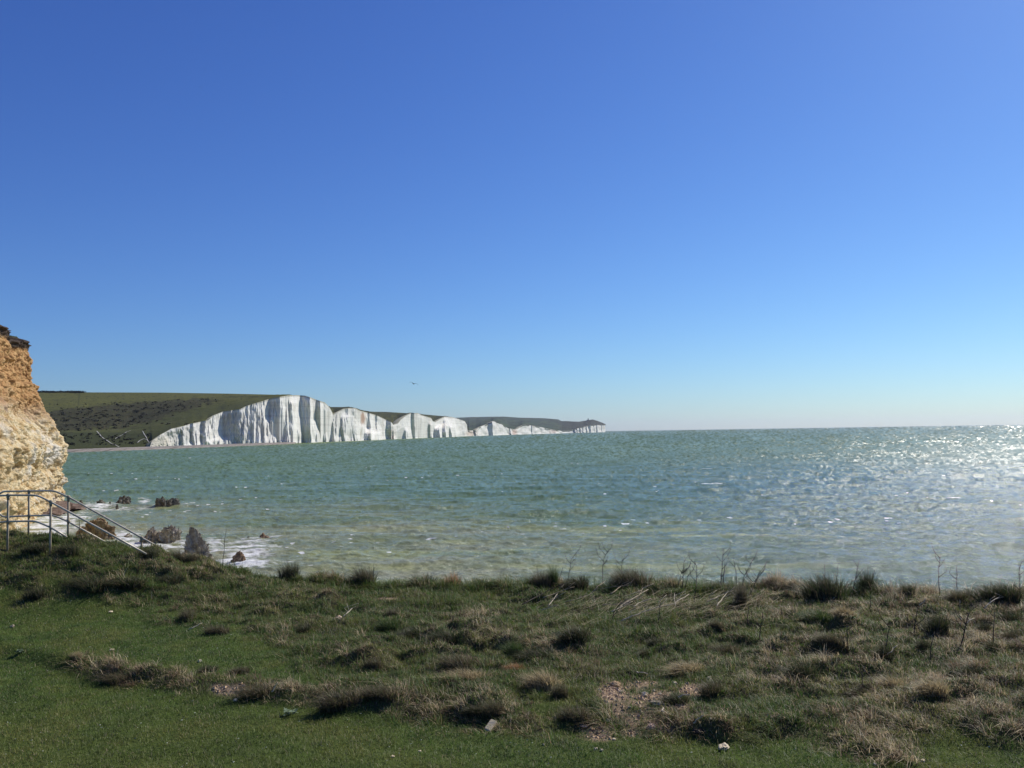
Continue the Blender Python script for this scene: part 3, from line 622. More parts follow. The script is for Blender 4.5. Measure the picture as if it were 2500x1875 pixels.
sea_rock(337, 399, 1290, 1326, M_rkg, 7, 'craggy grey rock touching the lower handrail post', (.25, 0), 1.2)
sea_rock(388, 442, 1288, 1325, M_rkg, 8, 'rounded grey rock with a perched gull', (-.1, 0), .6)
sea_rock(302, 323, 1303, 1311, M_rkg, 9, 'small flat grey rock between the ochre boulder and the craggy rock', base=ICO3)
sea_rock(442, 522, 1292, 1368, M_rkg, 10, 'tall pointed grey rock, the biggest near the grass edge', (-.16, 0), 1.15, .8, .34, ICO5)
sea_rock(566, 612, 1348, 1376, M_rkb, 11, 'pitted pinkish brown rock in the surf just behind the grass', (0, 0), .6, .9, .22)
sea_rock(630, 662, 1301, 1313, M_rkb, 12, 'low dark rock at the right end of the surf', (-.2, 0), 1.4, .7, base=ICO3)
sea_rock(602, 610, 1309, 1315, M_rkd, 13, 'tiny dark rock left of the low rock in the surf', base=ICO3)

# ================================================================== FOREGROUND GROUND
LAWN = 8.6
SOIL = [(1500, 1694, 52, 34), (1590, 1710, 74, 26), (1545, 1755, 34, 26), (1690, 1690, 40, 18), (1600, 1776, 48, 22), (1460, 1790, 50, 20), (1515, 1740, 40, 30), (560, 1685, 60, 16), (590, 1672, 30, 8), (1680, 1680, 40, 20), (1560, 1675, 50, 16), (1545, 1790, 30, 10), (1655, 1720, 40, 20), (940, 1462, 40, 4), (1890, 1748, 30, 6)]
def edgeY(a):                   # distance of the grass edge for azimuth tangent a = X/Y
    px = 1250 + F * a
    return ip(px, [(-600, 19), (0, 20.0), (400, 20.0), (700, 19.5), (1000, 19.0), (1500, 18.7), (2000, 17.9), (2500, 17.1), (3200, 16.0)])
def terrain(X, Y):
    X = np.asarray(X, float); Y = np.asarray(Y, float)
    a = X / np.maximum(Y, 2.0); px = 1250 + F * a; e = edgeY(a)
    z = LAWN + 1.8 * sst(7, 1, Y) + 0 * X
    amp = ip(px, [(-600, 1.7), (0, 1.33), (200, 1.12), (400, .76), (550, .42), (700, .20), (1000, .03), (1500, 0), (3000, 0)])
    z = z + amp * sst(15.8, 20.2, Y)
    z = z - .13 * sst(-.35, .35, scarpY(px) - Y)
    rg = roughmask(X, Y)
    pxs, pys_ = proj(np.stack(np.broadcast_arrays(X, Y, LAWN + 0 * X), -1)); sl_ = 0 * X
    for cx, cy, rx, ry in SOIL: sl_ = np.maximum(sl_, np.exp(-(((pxs - cx) / (rx * 1.3)) ** 2 + ((pys_ - cy) / (ry * 1.3)) ** 2)))
    z = z + .05 * fbm(X / 2.3, Y / 2.3, 2, 3) + rg * mounds(X, Y) * (1 - np.clip(1.5 * sl_, 0, 1)) + .012 * noise(X / .3, Y / .3, 9) * (1 - rg)
    over = np.maximum(Y - e, 0)
    z = z - 1.15 * over - .5 * np.minimum(over, .6) * 0
    return np.maximum(z, -2.5)
def mounds(X, Y): return (.17 + .16 * np.clip(noise(X / 2.7, Y / 2.1, 8), -.8, 1)) * np.clip(.7 * fbm(X / 1.25, Y / .8, 5, 3) + .6 * fbm(X / .5, Y / .4, 15, 2), -.35, 1.1)
def scarpY(px):                 # line of the little turf step across the lawn
    return ip(px, [(-500, 15.0), (0, 14.4), (200, 13.2), (400, 12.4), (600, 11.7), (900, 11.0), (1200, 10.8), (1400, 10.6), (1700, 10.2), (2000, 10.0), (2500, 9.6), (3200, 9)])
def roughmask(X, Y):
    a = X / np.maximum(Y, 2.0); px = 1250 + F * a
    up = ip(px, [(-500, 17.2), (0, 17.2), (250, 17.3), (430, 16.2), (520, 15.6), (640, 14.6), (700, 13.6), (760, 12.2), (850, 11.0), (1000, 10.6), (1200, 10.7), (1500, 10.1), (1800, 9.75), (2100, 9.5), (2500, 9.35), (3200, 9)])
    r_ = sst(-.45, .6, Y - up + 1.1 * fbm(X / .9, Y / .9, 3, 4))
    strip = np.exp(-((Y - scarpY(px) - .12) / .28) ** 2) * sst(150, 210, px) * sst(900, 700, px)
    return np.clip(np.maximum(r_, .9 * strip), 0, 1)
yy = np.concatenate([np.linspace(-14, 7.5, 60)[:-1], np.linspace(7.5, 21.5, 330)[:-1], np.linspace(21.5, 33, 40)])
xx = np.concatenate([np.linspace(-40, -13.5, 50)[:-1], np.linspace(-13.5, 13.5, 520), np.linspace(13.5, 40, 50)[1:]])
GX, GY = np.meshgrid(xx, yy); GZ = terrain(GX, GY)
def soilmask(X, Y, Z):
    px, py = proj(np.stack([X, Y, Z], -1)); s_ = 0 * px
    for cx, cy, rx, ry in SOIL: s_ = np.maximum(s_, np.exp(-(((px - cx) / rx) ** 2 + ((py - cy) / ry) ** 2)))
    return np.clip(1.6 * s_ - .45 + .55 * fbm(X / .35, Y / .35, 8, 4), 0, 1) * sst(0.05, .3, s_)
M_gr = mat('turf_soil', rough=.95, spec=.1); n = N(M_gr)
t1 = n.noise(n.coord((3, 3, 3)), 1, 6, .7); t2 = n.noise(n.coord((22, 22, 22)), 1, 5, .7)
turf = n.ramp(t1, [(.3, (.050, .075, .016)), (.6, (.080, .105, .024)), (.8, (.11, .11, .036))])
turf = n.mix(n.mul if False else n.attr('rough').outputs['Fac'], turf, (.085, .075, .034))
soil = n.ramp(t2, [(.3, (.17, .110, .062)), (.5, (.36, .255, .155)), (.7, (.56, .44, .30))])
n.base(n.mix(n.attr('soil').outputs['Fac'], turf, soil)); n.nrm(n.bump(t2, .9, .03))
gr = link('ground', grid('ground', np.stack([GX, GY, GZ], -1), attrs={'rough': roughmask(GX, GY), 'soil': soilmask(GX, GY, GZ)}), M_gr)
tag(gr, 'grassy clifftop ground sloping gently to the cliff edge', 'ground', kind='structure')
def ghit(px, py):
    """ground point seen at (px,py); at the skyline falls back to the edge"""
    d = ray(px, py); d = d / d[1]; Ys = np.arange(8, 22, .02); X_ = d[0] * Ys; Zr = EYE + d[2] * Ys; Zt = terrain(X_, Ys)
    k = np.nonzero(Zr < Zt)[0]; e = edgeY(d[0])
    Yh = Ys[k[0]] if len(k) else e
    Yh = min(Yh, e + .02); return np.array([d[0] * Yh, Yh, float(terrain(d[0] * Yh, Yh))])

# ------------------------------------------------------------------ grass
M_grass = bpy.data.materials.new('grass_blades'); M_grass.use_nodes = True; t_ = M_grass.node_tree; pb = t_.nodes['Principled BSDF']
ca = t_.nodes.new('ShaderNodeAttribute'); ca.attribute_name = 'col'; pb.inputs['Roughness'].default_value = .55; pb.inputs['Specular IOR Level'].default_value = .25
tr = t_.nodes.new('ShaderNodeBsdfTranslucent'); mx = t_.nodes.new('ShaderNodeMixShader'); mx.inputs[0].default_value = .40
gg = t_.nodes.new('ShaderNodeNewGeometry'); gs = t_.nodes.new('ShaderNodeVectorMath'); gs.operation = 'ADD'; gs.inputs[1].default_value = (0, 0, .85)
t_.links.new(gg.outputs['Normal'], gs.inputs[0]); gn = t_.nodes.new('ShaderNodeVectorMath'); gn.operation = 'NORMALIZE'; t_.links.new(gs.outputs[0], gn.inputs[0]); t_.links.new(gn.outputs[0], pb.inputs['Normal'])
t_.links.new(ca.outputs['Color'], pb.inputs['Base Color']); t_.links.new(ca.outputs['Color'], tr.inputs['Color'])
t_.links.new(pb.outputs[0], mx.inputs[1]); t_.links.new(tr.outputs[0], mx.inputs[2]); t_.links.new(mx.outputs[0], t_.nodes['Material Output'].inputs[0])
def blades(P, H, Wd, lean, col, rs_, curl=.6):
    """P (n,3) roots, H heights, Wd widths, lean (n,2) tip offset in heights; col (n,3)"""
    n_ = len(P); an = rs_.random(n_) * math.pi; ux = np.cos(an) * Wd / 2; uy = np.sin(an) * Wd / 2
    m_ = P.copy(); L = np.hypot(lean[:, 0], lean[:, 1]); up = H / np.sqrt(1 + (curl * L) ** 2)
    m_[:, 0] += lean[:, 0] * H * .32; m_[:, 1] += lean[:, 1] * H * .32; m_[:, 2] += up * .58
    tpt = P.copy(); tpt[:, 0] += lean[:, 0] * H; tpt[:, 1] += lean[:, 1] * H; tpt[:, 2] += up * np.clip(1.0 - .28 * L, .15, 1)
    o = np.stack([ux, uy, 0 * ux], -1)
    V = np.stack([P - o, P + o, m_ + o * .75, m_ - o * .75, tpt], 1).reshape(-1, 3)
    b = np.arange(n_) * 5
    f = np.stack([b, b + 1, b + 2, b + 3, b + 3, b + 2, b + 4], 1).ravel(); cnt = np.tile([4, 3], n_)
    return V, f, cnt, np.repeat(col, 5, 0)
def merge(parts):
    Vs, Fs, Cs, Ks, b = [], [], [], [], 0
    for V, f, c_, k in parts: Vs.append(V); Fs.append(f + b); Cs.append(c_); Ks.append(k); b += len(V)
    return np.concatenate(Vs), np.concatenate(Fs), np.concatenate(Cs), np.concatenate(Ks)
def infield(nn, y0, y1, rs_, pwr=1.0):
    """random points over the visible wedge; density falls with distance"""
    Y_ = (y0 ** pwr + (y1 ** pwr - y0 ** pwr) * rs_.random(nn)) ** (1 / pwr); a_ = (rs_.random(nn) * 1.72 - .79)
    return a_ * Y_, Y_
GREEN, DGREEN, OLIVE, STRAW, BROWN, TAN = [np.array(c) * ((2.1, 1.95, 1.35) if i_ < 3 else (1.55, 1.5, 1.45)) for i_, c in enumerate(((.050, .095, .020), (.026, .052, .014), (.085, .098, .032), (.34, .285, .175), (.125, .088, .052), (.24, .175, .105)))]
# short lawn
rs1 = np.random.default_rng(21)
X_, Y_ = infield(600000, 6.6, 21.0, rs1, 1.25); e = edgeY(X_ / Y_); k = Y_ < e + .35; X_, Y_ = X_[k], Y_[k]
Z_ = terrain(X_, Y_); sm = soilmask(X_, Y_, Z_); k = rs1.random(len(X_)) > sm * 1.05; X_, Y_, Z_ = X_[k], Y_[k], Z_[k]
rg = roughmask(X_, Y_); nn = len(X_)
f1 = fbm(X_ / 1.3, Y_ / 1.0, 4, 4)[:, None]; f2 = fbm(X_ / .28, Y_ / .28, 6, 2)[:, None]
col = GREEN + (OLIVE - GREEN) * np.clip(.35 + 1.3 * f1 + .5 * f2, 0, 1); col = col + (DGREEN - col) * np.clip(.25 - 1.2 * f1 + .8 * f2, 0, .9)
warm = sst(1200, 100, 1250 + F * X_ / Y_)[:, None] * sst(13, 9, Y_)[:, None]; col = col + (OLIVE * np.array([1.0, .9, .85]) - col) * .5 * warm
dead = (rs1.random(nn) < .05 + .16 * rg); col[dead] = STRAW * .62
col = col * (.65 + .7 * rs1.random((nn, 1)))
Hh = (.028 + .035 * rs1.random(nn) + .05 * rg * rs1.random(nn)) * (1 + .35 * f2[:, 0]); lean = rs1.normal(size=(nn, 2)) * .55 + np.array([-.15, 0])
lawn = blades(np.stack([X_, Y_, Z_ - .006], -1), Hh, .004 + .004 * Y_ / 18, lean, col, rs1)
V, f, cnt, k4 = lawn
tag(link('grass', raw('grass', V, f, cnt, True, {'col': k4}), M_grass), 'short green turf covering the clifftop', 'grass', kind='stuff')
# rough grass: windblown clumps of straw, brown and green
rs2 = np.random.default_rng(22); parts = []
cx_, cy_ = infield(13500, 8.4, 20.6, rs2, 1.5); k = (rs2.random(len(cx_)) < roughmask(cx_, cy_) ** 1.2) & (cy_ < edgeY(cx_ / cy_) + .3); cx_, cy_ = cx_[k], cy_[k]
ea_ = rs2.random(900) * 1.02 - .40; ee_ = edgeY(ea_) + rs2.random(900) * .45 - .3; cx_ = np.concatenate([cx_, ea_ * ee_]); cy_ = np.concatenate([cy_, ee_])
k = rs2.random(len(cx_)) > 1.4 * soilmask(cx_, cy_, terrain(cx_, cy_)); cx_, cy_ = cx_[k], cy_[k]
pxc = 1250 + F * cx_ / cy_
mo = mounds(cx_, cy_) / .20
dryb = .02 + .55 * mo + .30 * fbm(cx_ / 1.6, cy_ / 1.1, 14, 3) + .30 * sst(1500, 2300, pxc) + .12 * sst(-.2, .5, fbm(cx_ / .6, cy_ / .5, 18, 2))
dryb += .55 * np.exp(-((cy_ - scarpY(pxc) - .1) / .35) ** 2) * sst(150, 250, pxc) * sst(1500, 1350, pxc)
dryb -= .30 * np.exp(-((cy_ - edgeY(cx_ / cy_) + 1.4) / .9) ** 2) * sst(700, 1000, pxc) * sst(1900, 1600, pxc)
nb = (26 + 30 * rs2.random(len(cx_))).astype(int); idx = np.repeat(np.arange(len(cx_)), nb); nn = len(idx)
rad = (.04 + .20 * rs2.random(len(cx_)) ** 1.5)[idx]; an = rs2.random(nn) * 2 * math.pi; rr_ = rad * np.sqrt(rs2.random(nn))
X_ = cx_[idx] + rr_ * np.cos(an); Y_ = cy_[idx] + rr_ * np.sin(an); Z_ = terrain(X_, Y_)
ed_ = np.exp(-((cy_ - edgeY(cx_ / cy_)) / .5) ** 2) * sst(600, 900, pxc)
hc_ = (.045 + .22 * ed_ * rs2.random(len(cx_)) + .13 * rs2.random(len(cx_)) ** 1.6 * (1 + np.clip(fbm(cx_ / .8, cy_ / .8, 33, 2), -.5, 1)))[idx]
Hh = hc_ * (.55 + .7 * rs2.random(nn)); cl = rs2.normal(size=(len(cx_), 2))[idx] * .45
lean = np.stack([np.cos(an), np.sin(an)], -1) * (.5 * rr_ / rad)[:, None] + cl + rs2.normal(size=(nn, 2)) * .55 + np.array([-.5, -.05])
dr_ = np.clip(sst(.10, .66, dryb + .13)[idx] * .92 + .08 * rs2.normal(size=nn), 0, 1)[:, None]; pick = rs2.random((nn, 1)) < dr_
gcol = np.where(rs2.random((nn, 1)) < .5, DGREEN * 1.5, OLIVE * .85); br = (rs2.random(len(cx_))[idx] < .33)[:, None]
dcol = np.where(br, BROWN * 1.15, np.where(rs2.random((nn, 1)) < .55, STRAW * 1.2, TAN * 1.1)); col = np.where(pick, dcol, gcol) * (.6 + .75 * rs2.random((nn, 1)))
V, f, cnt, k4 = blades(np.stack([X_, Y_, Z_ - .01], -1), Hh * 1.15, .0035 + .0045 * Y_ / 18, lean, col, rs2, .8)
tag(link('rough_grass', raw('rough_grass', V, f, cnt, True, {'col': k4}), M_grass), 'long windblown grass, part green and part straw coloured, on the rough ground near the edge', 'grass', kind='stuff')

# ------------------------------------------------------------------ tussocks
def tussock_mesh(seed, pal, nb=900, spread=.9, droop=.75, tall=1.0):
    rs_ = np.random.default_rng(seed); r_ = np.sqrt(rs_.random(nb)) * .42; an = rs_.random(nb) * 2 * math.pi
    sub = rs_.random((4, 2)) * (.5, .3) - (.25, .15); sb = sub[rs_.integers(0, 4, nb)]; r_ = r_ * .72; P = np.stack([r_ * np.cos(an) + sb[:, 0], r_ * np.sin(an) * .8 + sb[:, 1], 0 * r_ - .02], -1)
    H = (.55 + .5 * rs_.random(nb)) * tall * (1.12 - .9 * r_); lean = np.stack([np.cos(an), np.sin(an)], -1) * (spread * r_ / .42)[:, None] * .75 + rs_.normal(size=(nb, 2)) * .2 + np.array([-.28, -.02])
    w_ = rs_.random((nb, 1)); c1 = np.array(pal[0]); c2 = np.array(pal[1]); col = np.where(w_ < pal[2], c1, c2) * (.6 + .8 * rs_.random((nb, 1)))
    V, f, cnt, k_ = blades(P, H, .018, lean, col, rs_, droop); return raw('tussock', V, f, cnt, True, {'col': k_})
PAL = {'d': ((.046, .062, .018), (.120, .098, .050), .6), 'b': ((.185, .140, .080), (.090, .095, .034), .5), 's': ((.52, .41, .22), (.20, .16, .07), .66), 'o': ((.50, .26, .11), (.28, .18, .08), .6), 'g': ((.060, .110, .022), (.12, .14, .04), .6)}
TM = {}
for j_, kk in enumerate('dbsog'):
    TM[kk] = [tussock_mesh(100 + 7 * j_ + v, PAL[kk], 800, .9, .8, tall=(1.0, .8, .9, 1.1)[v]) for v in range(4)]
    for m_ in TM[kk]: m_.materials.append(M_grass)
# (px, py of its foot, width, height, kind, label)
TUS = [
 (708, 1416, 50, 34, 'd', 'dark tussock on the edge left of the short bare stem'), (892, 1432, 60, 34, 'b', 'brown tussock on the edge at the foot of the short bare stem'),
 (1034, 1434, 88, 30, 'd', 'wide dark tussock on the edge just left of the orange tuft'), (1104, 1430, 42, 40, 'o', 'upright orange straw tuft standing against the water'),
 (1176, 1434, 46, 26, 'd', 'low dark tussock on the edge just right of the orange tuft'), (1322, 1438, 48, 34, 'b', 'rounded brown tussock left of the first tall twigs on the edge'),
 (1352, 1434, 30, 36, 'g', 'narrow green tussock leaning beside the first tall twigs'), (1412, 1438, 76, 28, 'd', 'wide dark tussock between the first and second twigs on the edge'),
 (1545, 1438, 90, 46, 'b', 'largest reddish brown tussock on the edge, above the fallen branches'), (1752, 1440, 80, 26, 'b', 'low brown tussock at the foot of the tallest twigs'),
 (1811, 1478, 26, 44, 'b', 'narrow upright brown tuft below the spreading twigs'), (2010, 1472, 100, 52, 'd', 'big dark tussock on the edge with three twigs rising from it'),
 (2118, 1450, 38, 44, 'd', 'tall narrow dark tussock on the edge right of the three twigs'), (2216, 1456, 44, 24, 'd', 'low dark tussock at the right of the gap in the edge grass'),
 (2338, 1468, 90, 26, 'b', 'wide brown tussock at the foot of the thin straight twig'), (2440, 1466, 100, 34, 'd', 'dark brown tussock on the edge nearest the right side'),
 (2290, 1548, 60, 56, 'd', 'almost black cone shaped tussock below the tall crooked twig'), (2006, 1525, 80, 34, 'g', 'dark green hollow tussock under a straw dome'),
 (2062, 1508, 60, 34, 's', 'straw coloured dome behind the dark green tussock'), (2158, 1612, 52, 50, 'd', 'dark tussock with a leaning twig in its middle'),
 (2256, 1592, 34, 44, 'd', 'narrow dark tussock below the almost black cone'), (2420, 1596, 42, 34, 'd', 'small dark tussock with a straight twig near the right side'),
 (1957, 1664, 72, 48, 'd', 'dark green rounded tussock alone on the straw slope'), (2376, 1654, 66, 32, 'd', 'flat dark tussock with a straw crest at the right'),
 (2405, 1545, 50, 32, 'd', 'squat dark tussock right of the almost black cone'), (2466, 1524, 70, 44, 'd', 'dark tussock near the right side below the edge'),
 (2480, 1572, 60, 40, 'b', 'brown tussock touching the right side of the photo'), (2180, 1690, 76, 34, 's', 'pale straw mound, left of a pair'),
 (2276, 1694, 84, 34, 's', 'pale straw mound, right of a pair'), (2032, 1576, 60, 36, 'b', 'brown tussock left of the tussock with the leaning twig'),
 (2470, 1722, 80, 20, 'b', 'long low brown turf lip at the right side'), (2104, 1700, 50, 22, 'b', 'low brown tussock at the foot of the short black stem'),
 (1322, 1610, 96, 28, 'd', 'flat black looking tussock right of the tall green one'), (1402, 1566, 72, 36, 'd', 'dark tussock in the middle of the rough ground below the fallen branches'),
 (1750, 1538, 34, 30, 'b', 'small brown tussock below the tallest twigs'), (1602, 1580, 44, 30, 'd', 'small dark tussock below the right end of the branch pile'),
 (1572, 1606, 38, 28, 'b', 'small brown tussock just below and left of a dark one'), (1775, 1604, 74, 34, 'b', 'broad grey brown tussock right of centre'),
 (1676, 1644, 92, 28, 's', 'straw topped turf lip with a dark hollow beneath'), (1334, 1682, 96, 56, 's', 'large straw haystack like tussock left of the stones'),
 (1368, 1704, 36, 44, 'b', 'brown upright tuft at the right of the straw haystack tussock'), (1402, 1764, 88, 56, 'b', 'large brown tussock at the edge of the mown lawn'),
 (1646, 1722, 74, 30, 'd', 'dark green tussock right of the flat grey stone'), (1742, 1698, 66, 34, 'b', 'bristly brown tussock right of the stones'),
 (1256, 1606, 52, 40, 'g', 'tall dark green tussock in the centre'), (1262, 1640, 46, 24, 'o', 'small orange straw tussock above the straw haystack'),
 (958, 1510, 30, 34, 'b', 'pointed brown tuft above the dark green tussock'), (950, 1544, 56, 36, 'g', 'dark green tussock below the pointed brown tuft'),
 (1004, 1562, 84, 28, 'd', 'wide dark tussock, left of two in a row'), (1090, 1570, 80, 28, 'd', 'wide dark tussock, right of two in a row'),
 (742, 1548, 46, 28, 'd', 'dark tussock left of the pale stone in the rough grass'), (910, 1634, 46, 34, 'b', 'small pointed brown tussock above the turf step'),
 (968, 1658, 46, 28, 'g', 'small dark green tussock above the turf step'), (1118, 1640, 80, 42, 'b', 'dark brown dome in the middle of the rough ground'),
 (1146, 1668, 96, 32, 's', 'straw mound just below the dark brown dome'), (836, 1722, 104, 52, 'b', 'biggest dark tussock on the turf step'),
 (934, 1704, 76, 34, 'b', 'brown tussock on the turf step right of the biggest one'), (1156, 1746, 50, 28, 'd', 'dark tussock at the lawn edge above the white stone'),
 (1006, 1748, 46, 24, 'd', 'small dark tussock alone at the lawn edge'), (1212, 1746, 60, 34, 'b', 'brown tussock above and right of the white stone'),
 (456, 1522, 38, 34, 'b', 'pointed brown tussock on the upper lawn at the left'), (536, 1550, 56, 30, 'b', 'brown tussock right of the pointed one on the upper lawn'),
 (510, 1644, 50, 24, 'd', 'small black looking tussock above the turf step'), (188, 1612, 34, 18, 's', 'tiny straw tuft alone on the left lawn'),
 (88, 1466, 44, 36, 'd', 'dark notch of grass at the foot of the left bank'), (212, 1440, 100, 30, 'd', 'long dark tussock along the foot of the left bank'),
 (312, 1432, 100, 28, 'd', 'dark overhanging tussock right of the long one on the left bank'), (412, 1426, 60, 26, 'd', 'dark tussock at the right end of the left bank'),
 (166, 1356, 62, 38, 'd', 'dark bushy tussock below the near handrail'), (88, 1352, 50, 28, 'd', 'small dark tussock below the first handrail post'),
 (366, 1372, 50, 36, 'd', 'dark tussock below the lowest handrail post'), (436, 1370, 36, 30, 'b', 'purplish brown tuft left of the foot of the tall pointed rock'),
 (466, 1374, 34, 28, 'b', 'brown tuft in front of the tall pointed rock'), (130, 1326, 60, 28, 'g', 'green tussock on the skyline under the near handrail'),
 (588, 1648, 44, 22, 'b', 'small brown tussock on the turf step near the bare soil'), (292, 1666, 80, 20, 'b', 'low brown clump at the left end of the turf step'),
 (640, 1700, 90, 22, 'b', 'low brown turf lip right of the bare soil patch')]
for i, (px, py, w_, h_, kk, lb) in enumerate(TUS):
    if py < 1480 and px > 600: h_ *= 1.4
    p = ghit(px, py - 3); s_ = p[1] / F; o = link('grass_tussock', TM[kk][(i * 3 + i // 4) % 4])
    o.location = p - np.array([0, 0, h_ * s_ * .14]); o.rotation_euler = (0, 0, (i * 1.7) % 1.2 - .6); o.scale = (w_ * s_ * .98, max(w_ * .8, h_) * s_ * .85, h_ * s_ * 1.25)
    tag(o, lb, 'grass tussock', 'grass tussocks on the rough clifftop')

# ------------------------------------------------------------------ bare stems and fallen branches
M_twig = mat('dark_dry_twig', (.060, .045, .035), .85, .2); M_pale = mat('bleached_branch', (.52, .44, .31), .85, .2); M_mid = mat('grey_brown_branch', (.36, .28, .18), .85, .2)
STEMS = [([(544, 1378), (546, 1350), (549, 1320), (552, 1287)], 'single tall thin stem right of the tall pointed rock', 1), ([(912, 1424), (912, 1400), (912, 1378)], 'short bare stem on the edge left of centre', 0),
 ([(1106, 1543), (1107, 1522), (1106, 1504)], 'short black stem in the rough grass left of centre', 0), ([(1362, 1430), (1368, 1404), (1375, 1380)], 'thin leaning twig on the edge, first from the left', 0),
 ([(1383, 1432), (1390, 1396), (1395, 1366), (1407, 1350)], 'tall forked twig, second from the left on the edge', 3), ([(1470, 1430), (1471, 1388), (1474, 1362), (1488, 1340)], 'tall branching twig left of the largest brown tussock', 3),
 ([(1513, 1430), (1517, 1395), (1519, 1358)], 'slender twig rising from the largest brown tussock', 2), ([(1650, 1440), (1660, 1410), (1664, 1395)], 'short slanting twig at the left of a twig group', 2),
 ([(1664, 1445), (1668, 1400), (1671, 1360)], 'tallest twig of the group right of the largest brown tussock', 2), ([(1670, 1442), (1676, 1420), (1681, 1402)], 'short twig at the right of a twig group', 1),
 ([(1694, 1470), (1700, 1420), (1702, 1386), (1695, 1368)], 'single twig with a bent tip rooted below the edge', 2), ([(1757, 1435), (1762, 1390), (1766, 1338)], 'tallest dense twig on the edge right of centre', 3),
 ([(1764, 1432), (1768, 1400), (1770, 1368)], 'shorter twig hugging the tallest dense one', 1), ([(1800, 1432), (1797, 1400), (1789, 1356)], 'left leaning twig of the spreading bush', 1),
 ([(1808, 1446), (1818, 1405), (1840, 1362)], 'right leaning twig of the spreading bush', 3), ([(1830, 1450), (1848, 1410), (1875, 1368)], 'outermost right leaning twig of the spreading bush', 3),
 ([(1824, 1440), (1845, 1415), (1868, 1388)], 'low twig under the outermost right leaning one', 2), ([(1851, 1562), (1857, 1530), (1862, 1494)], 'black stem standing below the spreading bush', 1),
 ([(1824, 1528), (1826, 1500), (1828, 1478)], 'small dark stem left of the black stem', 0), ([(1607, 1524), (1610, 1490), (1612, 1463)], 'dark stem among the fallen branches', 0),
 ([(1489, 1518), (1500, 1494), (1517, 1470)], 'leaning dark twig at the left of the branch pile', 1), ([(2018, 1440), (2014, 1410), (2013, 1378)], 'curved twig, leftmost of three on the big dark tussock', 0),
 ([(2040, 1445), (2043, 1410), (2047, 1374)], 'straight twig, middle of three on the big dark tussock', 1), ([(2078, 1460), (2088, 1415), (2098, 1368)], 'tall slanting twig, right of three on the big dark tussock', 2),
 ([(2122, 1430), (2130, 1408), (2137, 1388)], 'short slanting twig behind the tall narrow tussock', 0), ([(2294, 1455), (2291, 1410), (2291, 1385), (2296, 1352)], 'tall crooked twig against the glittering sea', 2),
 ([(2338, 1452), (2336, 1415), (2335, 1380)], 'thin straight twig right of the tall crooked one', 1), ([(2491, 1474), (2489, 1420), (2487, 1374)], 'twig at the right side of the photo', 2),
 ([(2067, 1598), (2068, 1560), (2069, 1528)], 'dark stem in the rough grass below the big dark tussock', 1), ([(2160, 1606), (2166, 1565), (2174, 1516)], 'leaning dark stem rising from a dark tussock', 1),
 ([(2230, 1548), (2236, 1515), (2239, 1480)], 'dark stem left of the almost black cone', 1), ([(2215, 1530), (2215, 1512), (2215, 1496)], 'tiny dark stem behind the leaning one', 0),
 ([(2268, 1620), (2273, 1580), (2281, 1542)], 'black double stem below the almost black cone', 1), ([(2341, 1580), (2354, 1540), (2364, 1496)], 'thick leaning dark stem right of the almost black cone', 2),
 ([(2424, 1580), (2426, 1530), (2428, 1494)], 'straight stem rising from a small dark tussock at the right', 1), ([(2104, 1690), (2104, 1664), (2104, 1640)], 'short black stem low on the right slope', 0),
 ([(2124, 1497), (2125, 1475), (2125, 1454)], 'small dark stem below the tall narrow tussock', 0), ([(2341, 1534), (2346, 1515), (2344, 1500)], 'pale bleached upright stalk right of the almost black cone', 0),
 ([(2344, 1484), (2343, 1474), (2343, 1464)], 'small pale stalk just below the edge at the right', 0), ([(194, 1290), (194, 1276), (193, 1262)], 'short thin stem behind the near handrail', 0)]
rst = random.Random(4)
for pts_, lb, nbr in STEMS:
    p0 = ghit(*pts_[0]); Yd = p0[1]; W3 = [pt(x, y, Yd + .05 * i) for i, (x, y) in enumerate(pts_)]; W3[0] = p0 - np.array([0, 0, .06])
    base_ = Vector(p0); rel = [Vector(q_) - base_ for q_ in W3]
    fine_ = []
    for i in range(len(rel) - 1):
        for t in (0, .34, .67): fine_.append(rel[i].lerp(rel[i + 1], t) + Vector((rst.uniform(-1, 1), rst.uniform(-1, 1), 0)) * .009)
    fine_.append(rel[-1]); n_ = len(fine_)
    mb = MB(); pale = 'pale' in lb; thick = 1.35 if 'thick' in lb or 'dense' in lb else 1.0
    mb.tube(fine_, [(.0085 - .0055 * i / n_) * thick for i in range(n_)], 6)
    for i in range(3, n_ - 1):   # knots
        mb.ball(fine_[i], .008 * thick, nu=6, nv=4)
    for b in range(nbr * 2 if nbr > 1 else nbr):
        k = rst.randint(n_ // 3, n_ - 2); s0 = fine_[k]; sd = rst.choice((-1, 1)); L_ = rst.uniform(.12, .30)
        mb.tube([s0, s0 + Vector((sd * L_ * .45, rst.uniform(-.1, .1), L_ * .5)), s0 + Vector((sd * L_ * .62, rst.uniform(-.12, .12), L_ * 1.1))], [.006, .0045, .003], 5)
    o = mb.build('bare_stem', M_pale if pale else M_twig); o.location = base_
    tag(o, lb, 'dry stem', 'leafless stems standing on the clifftop')
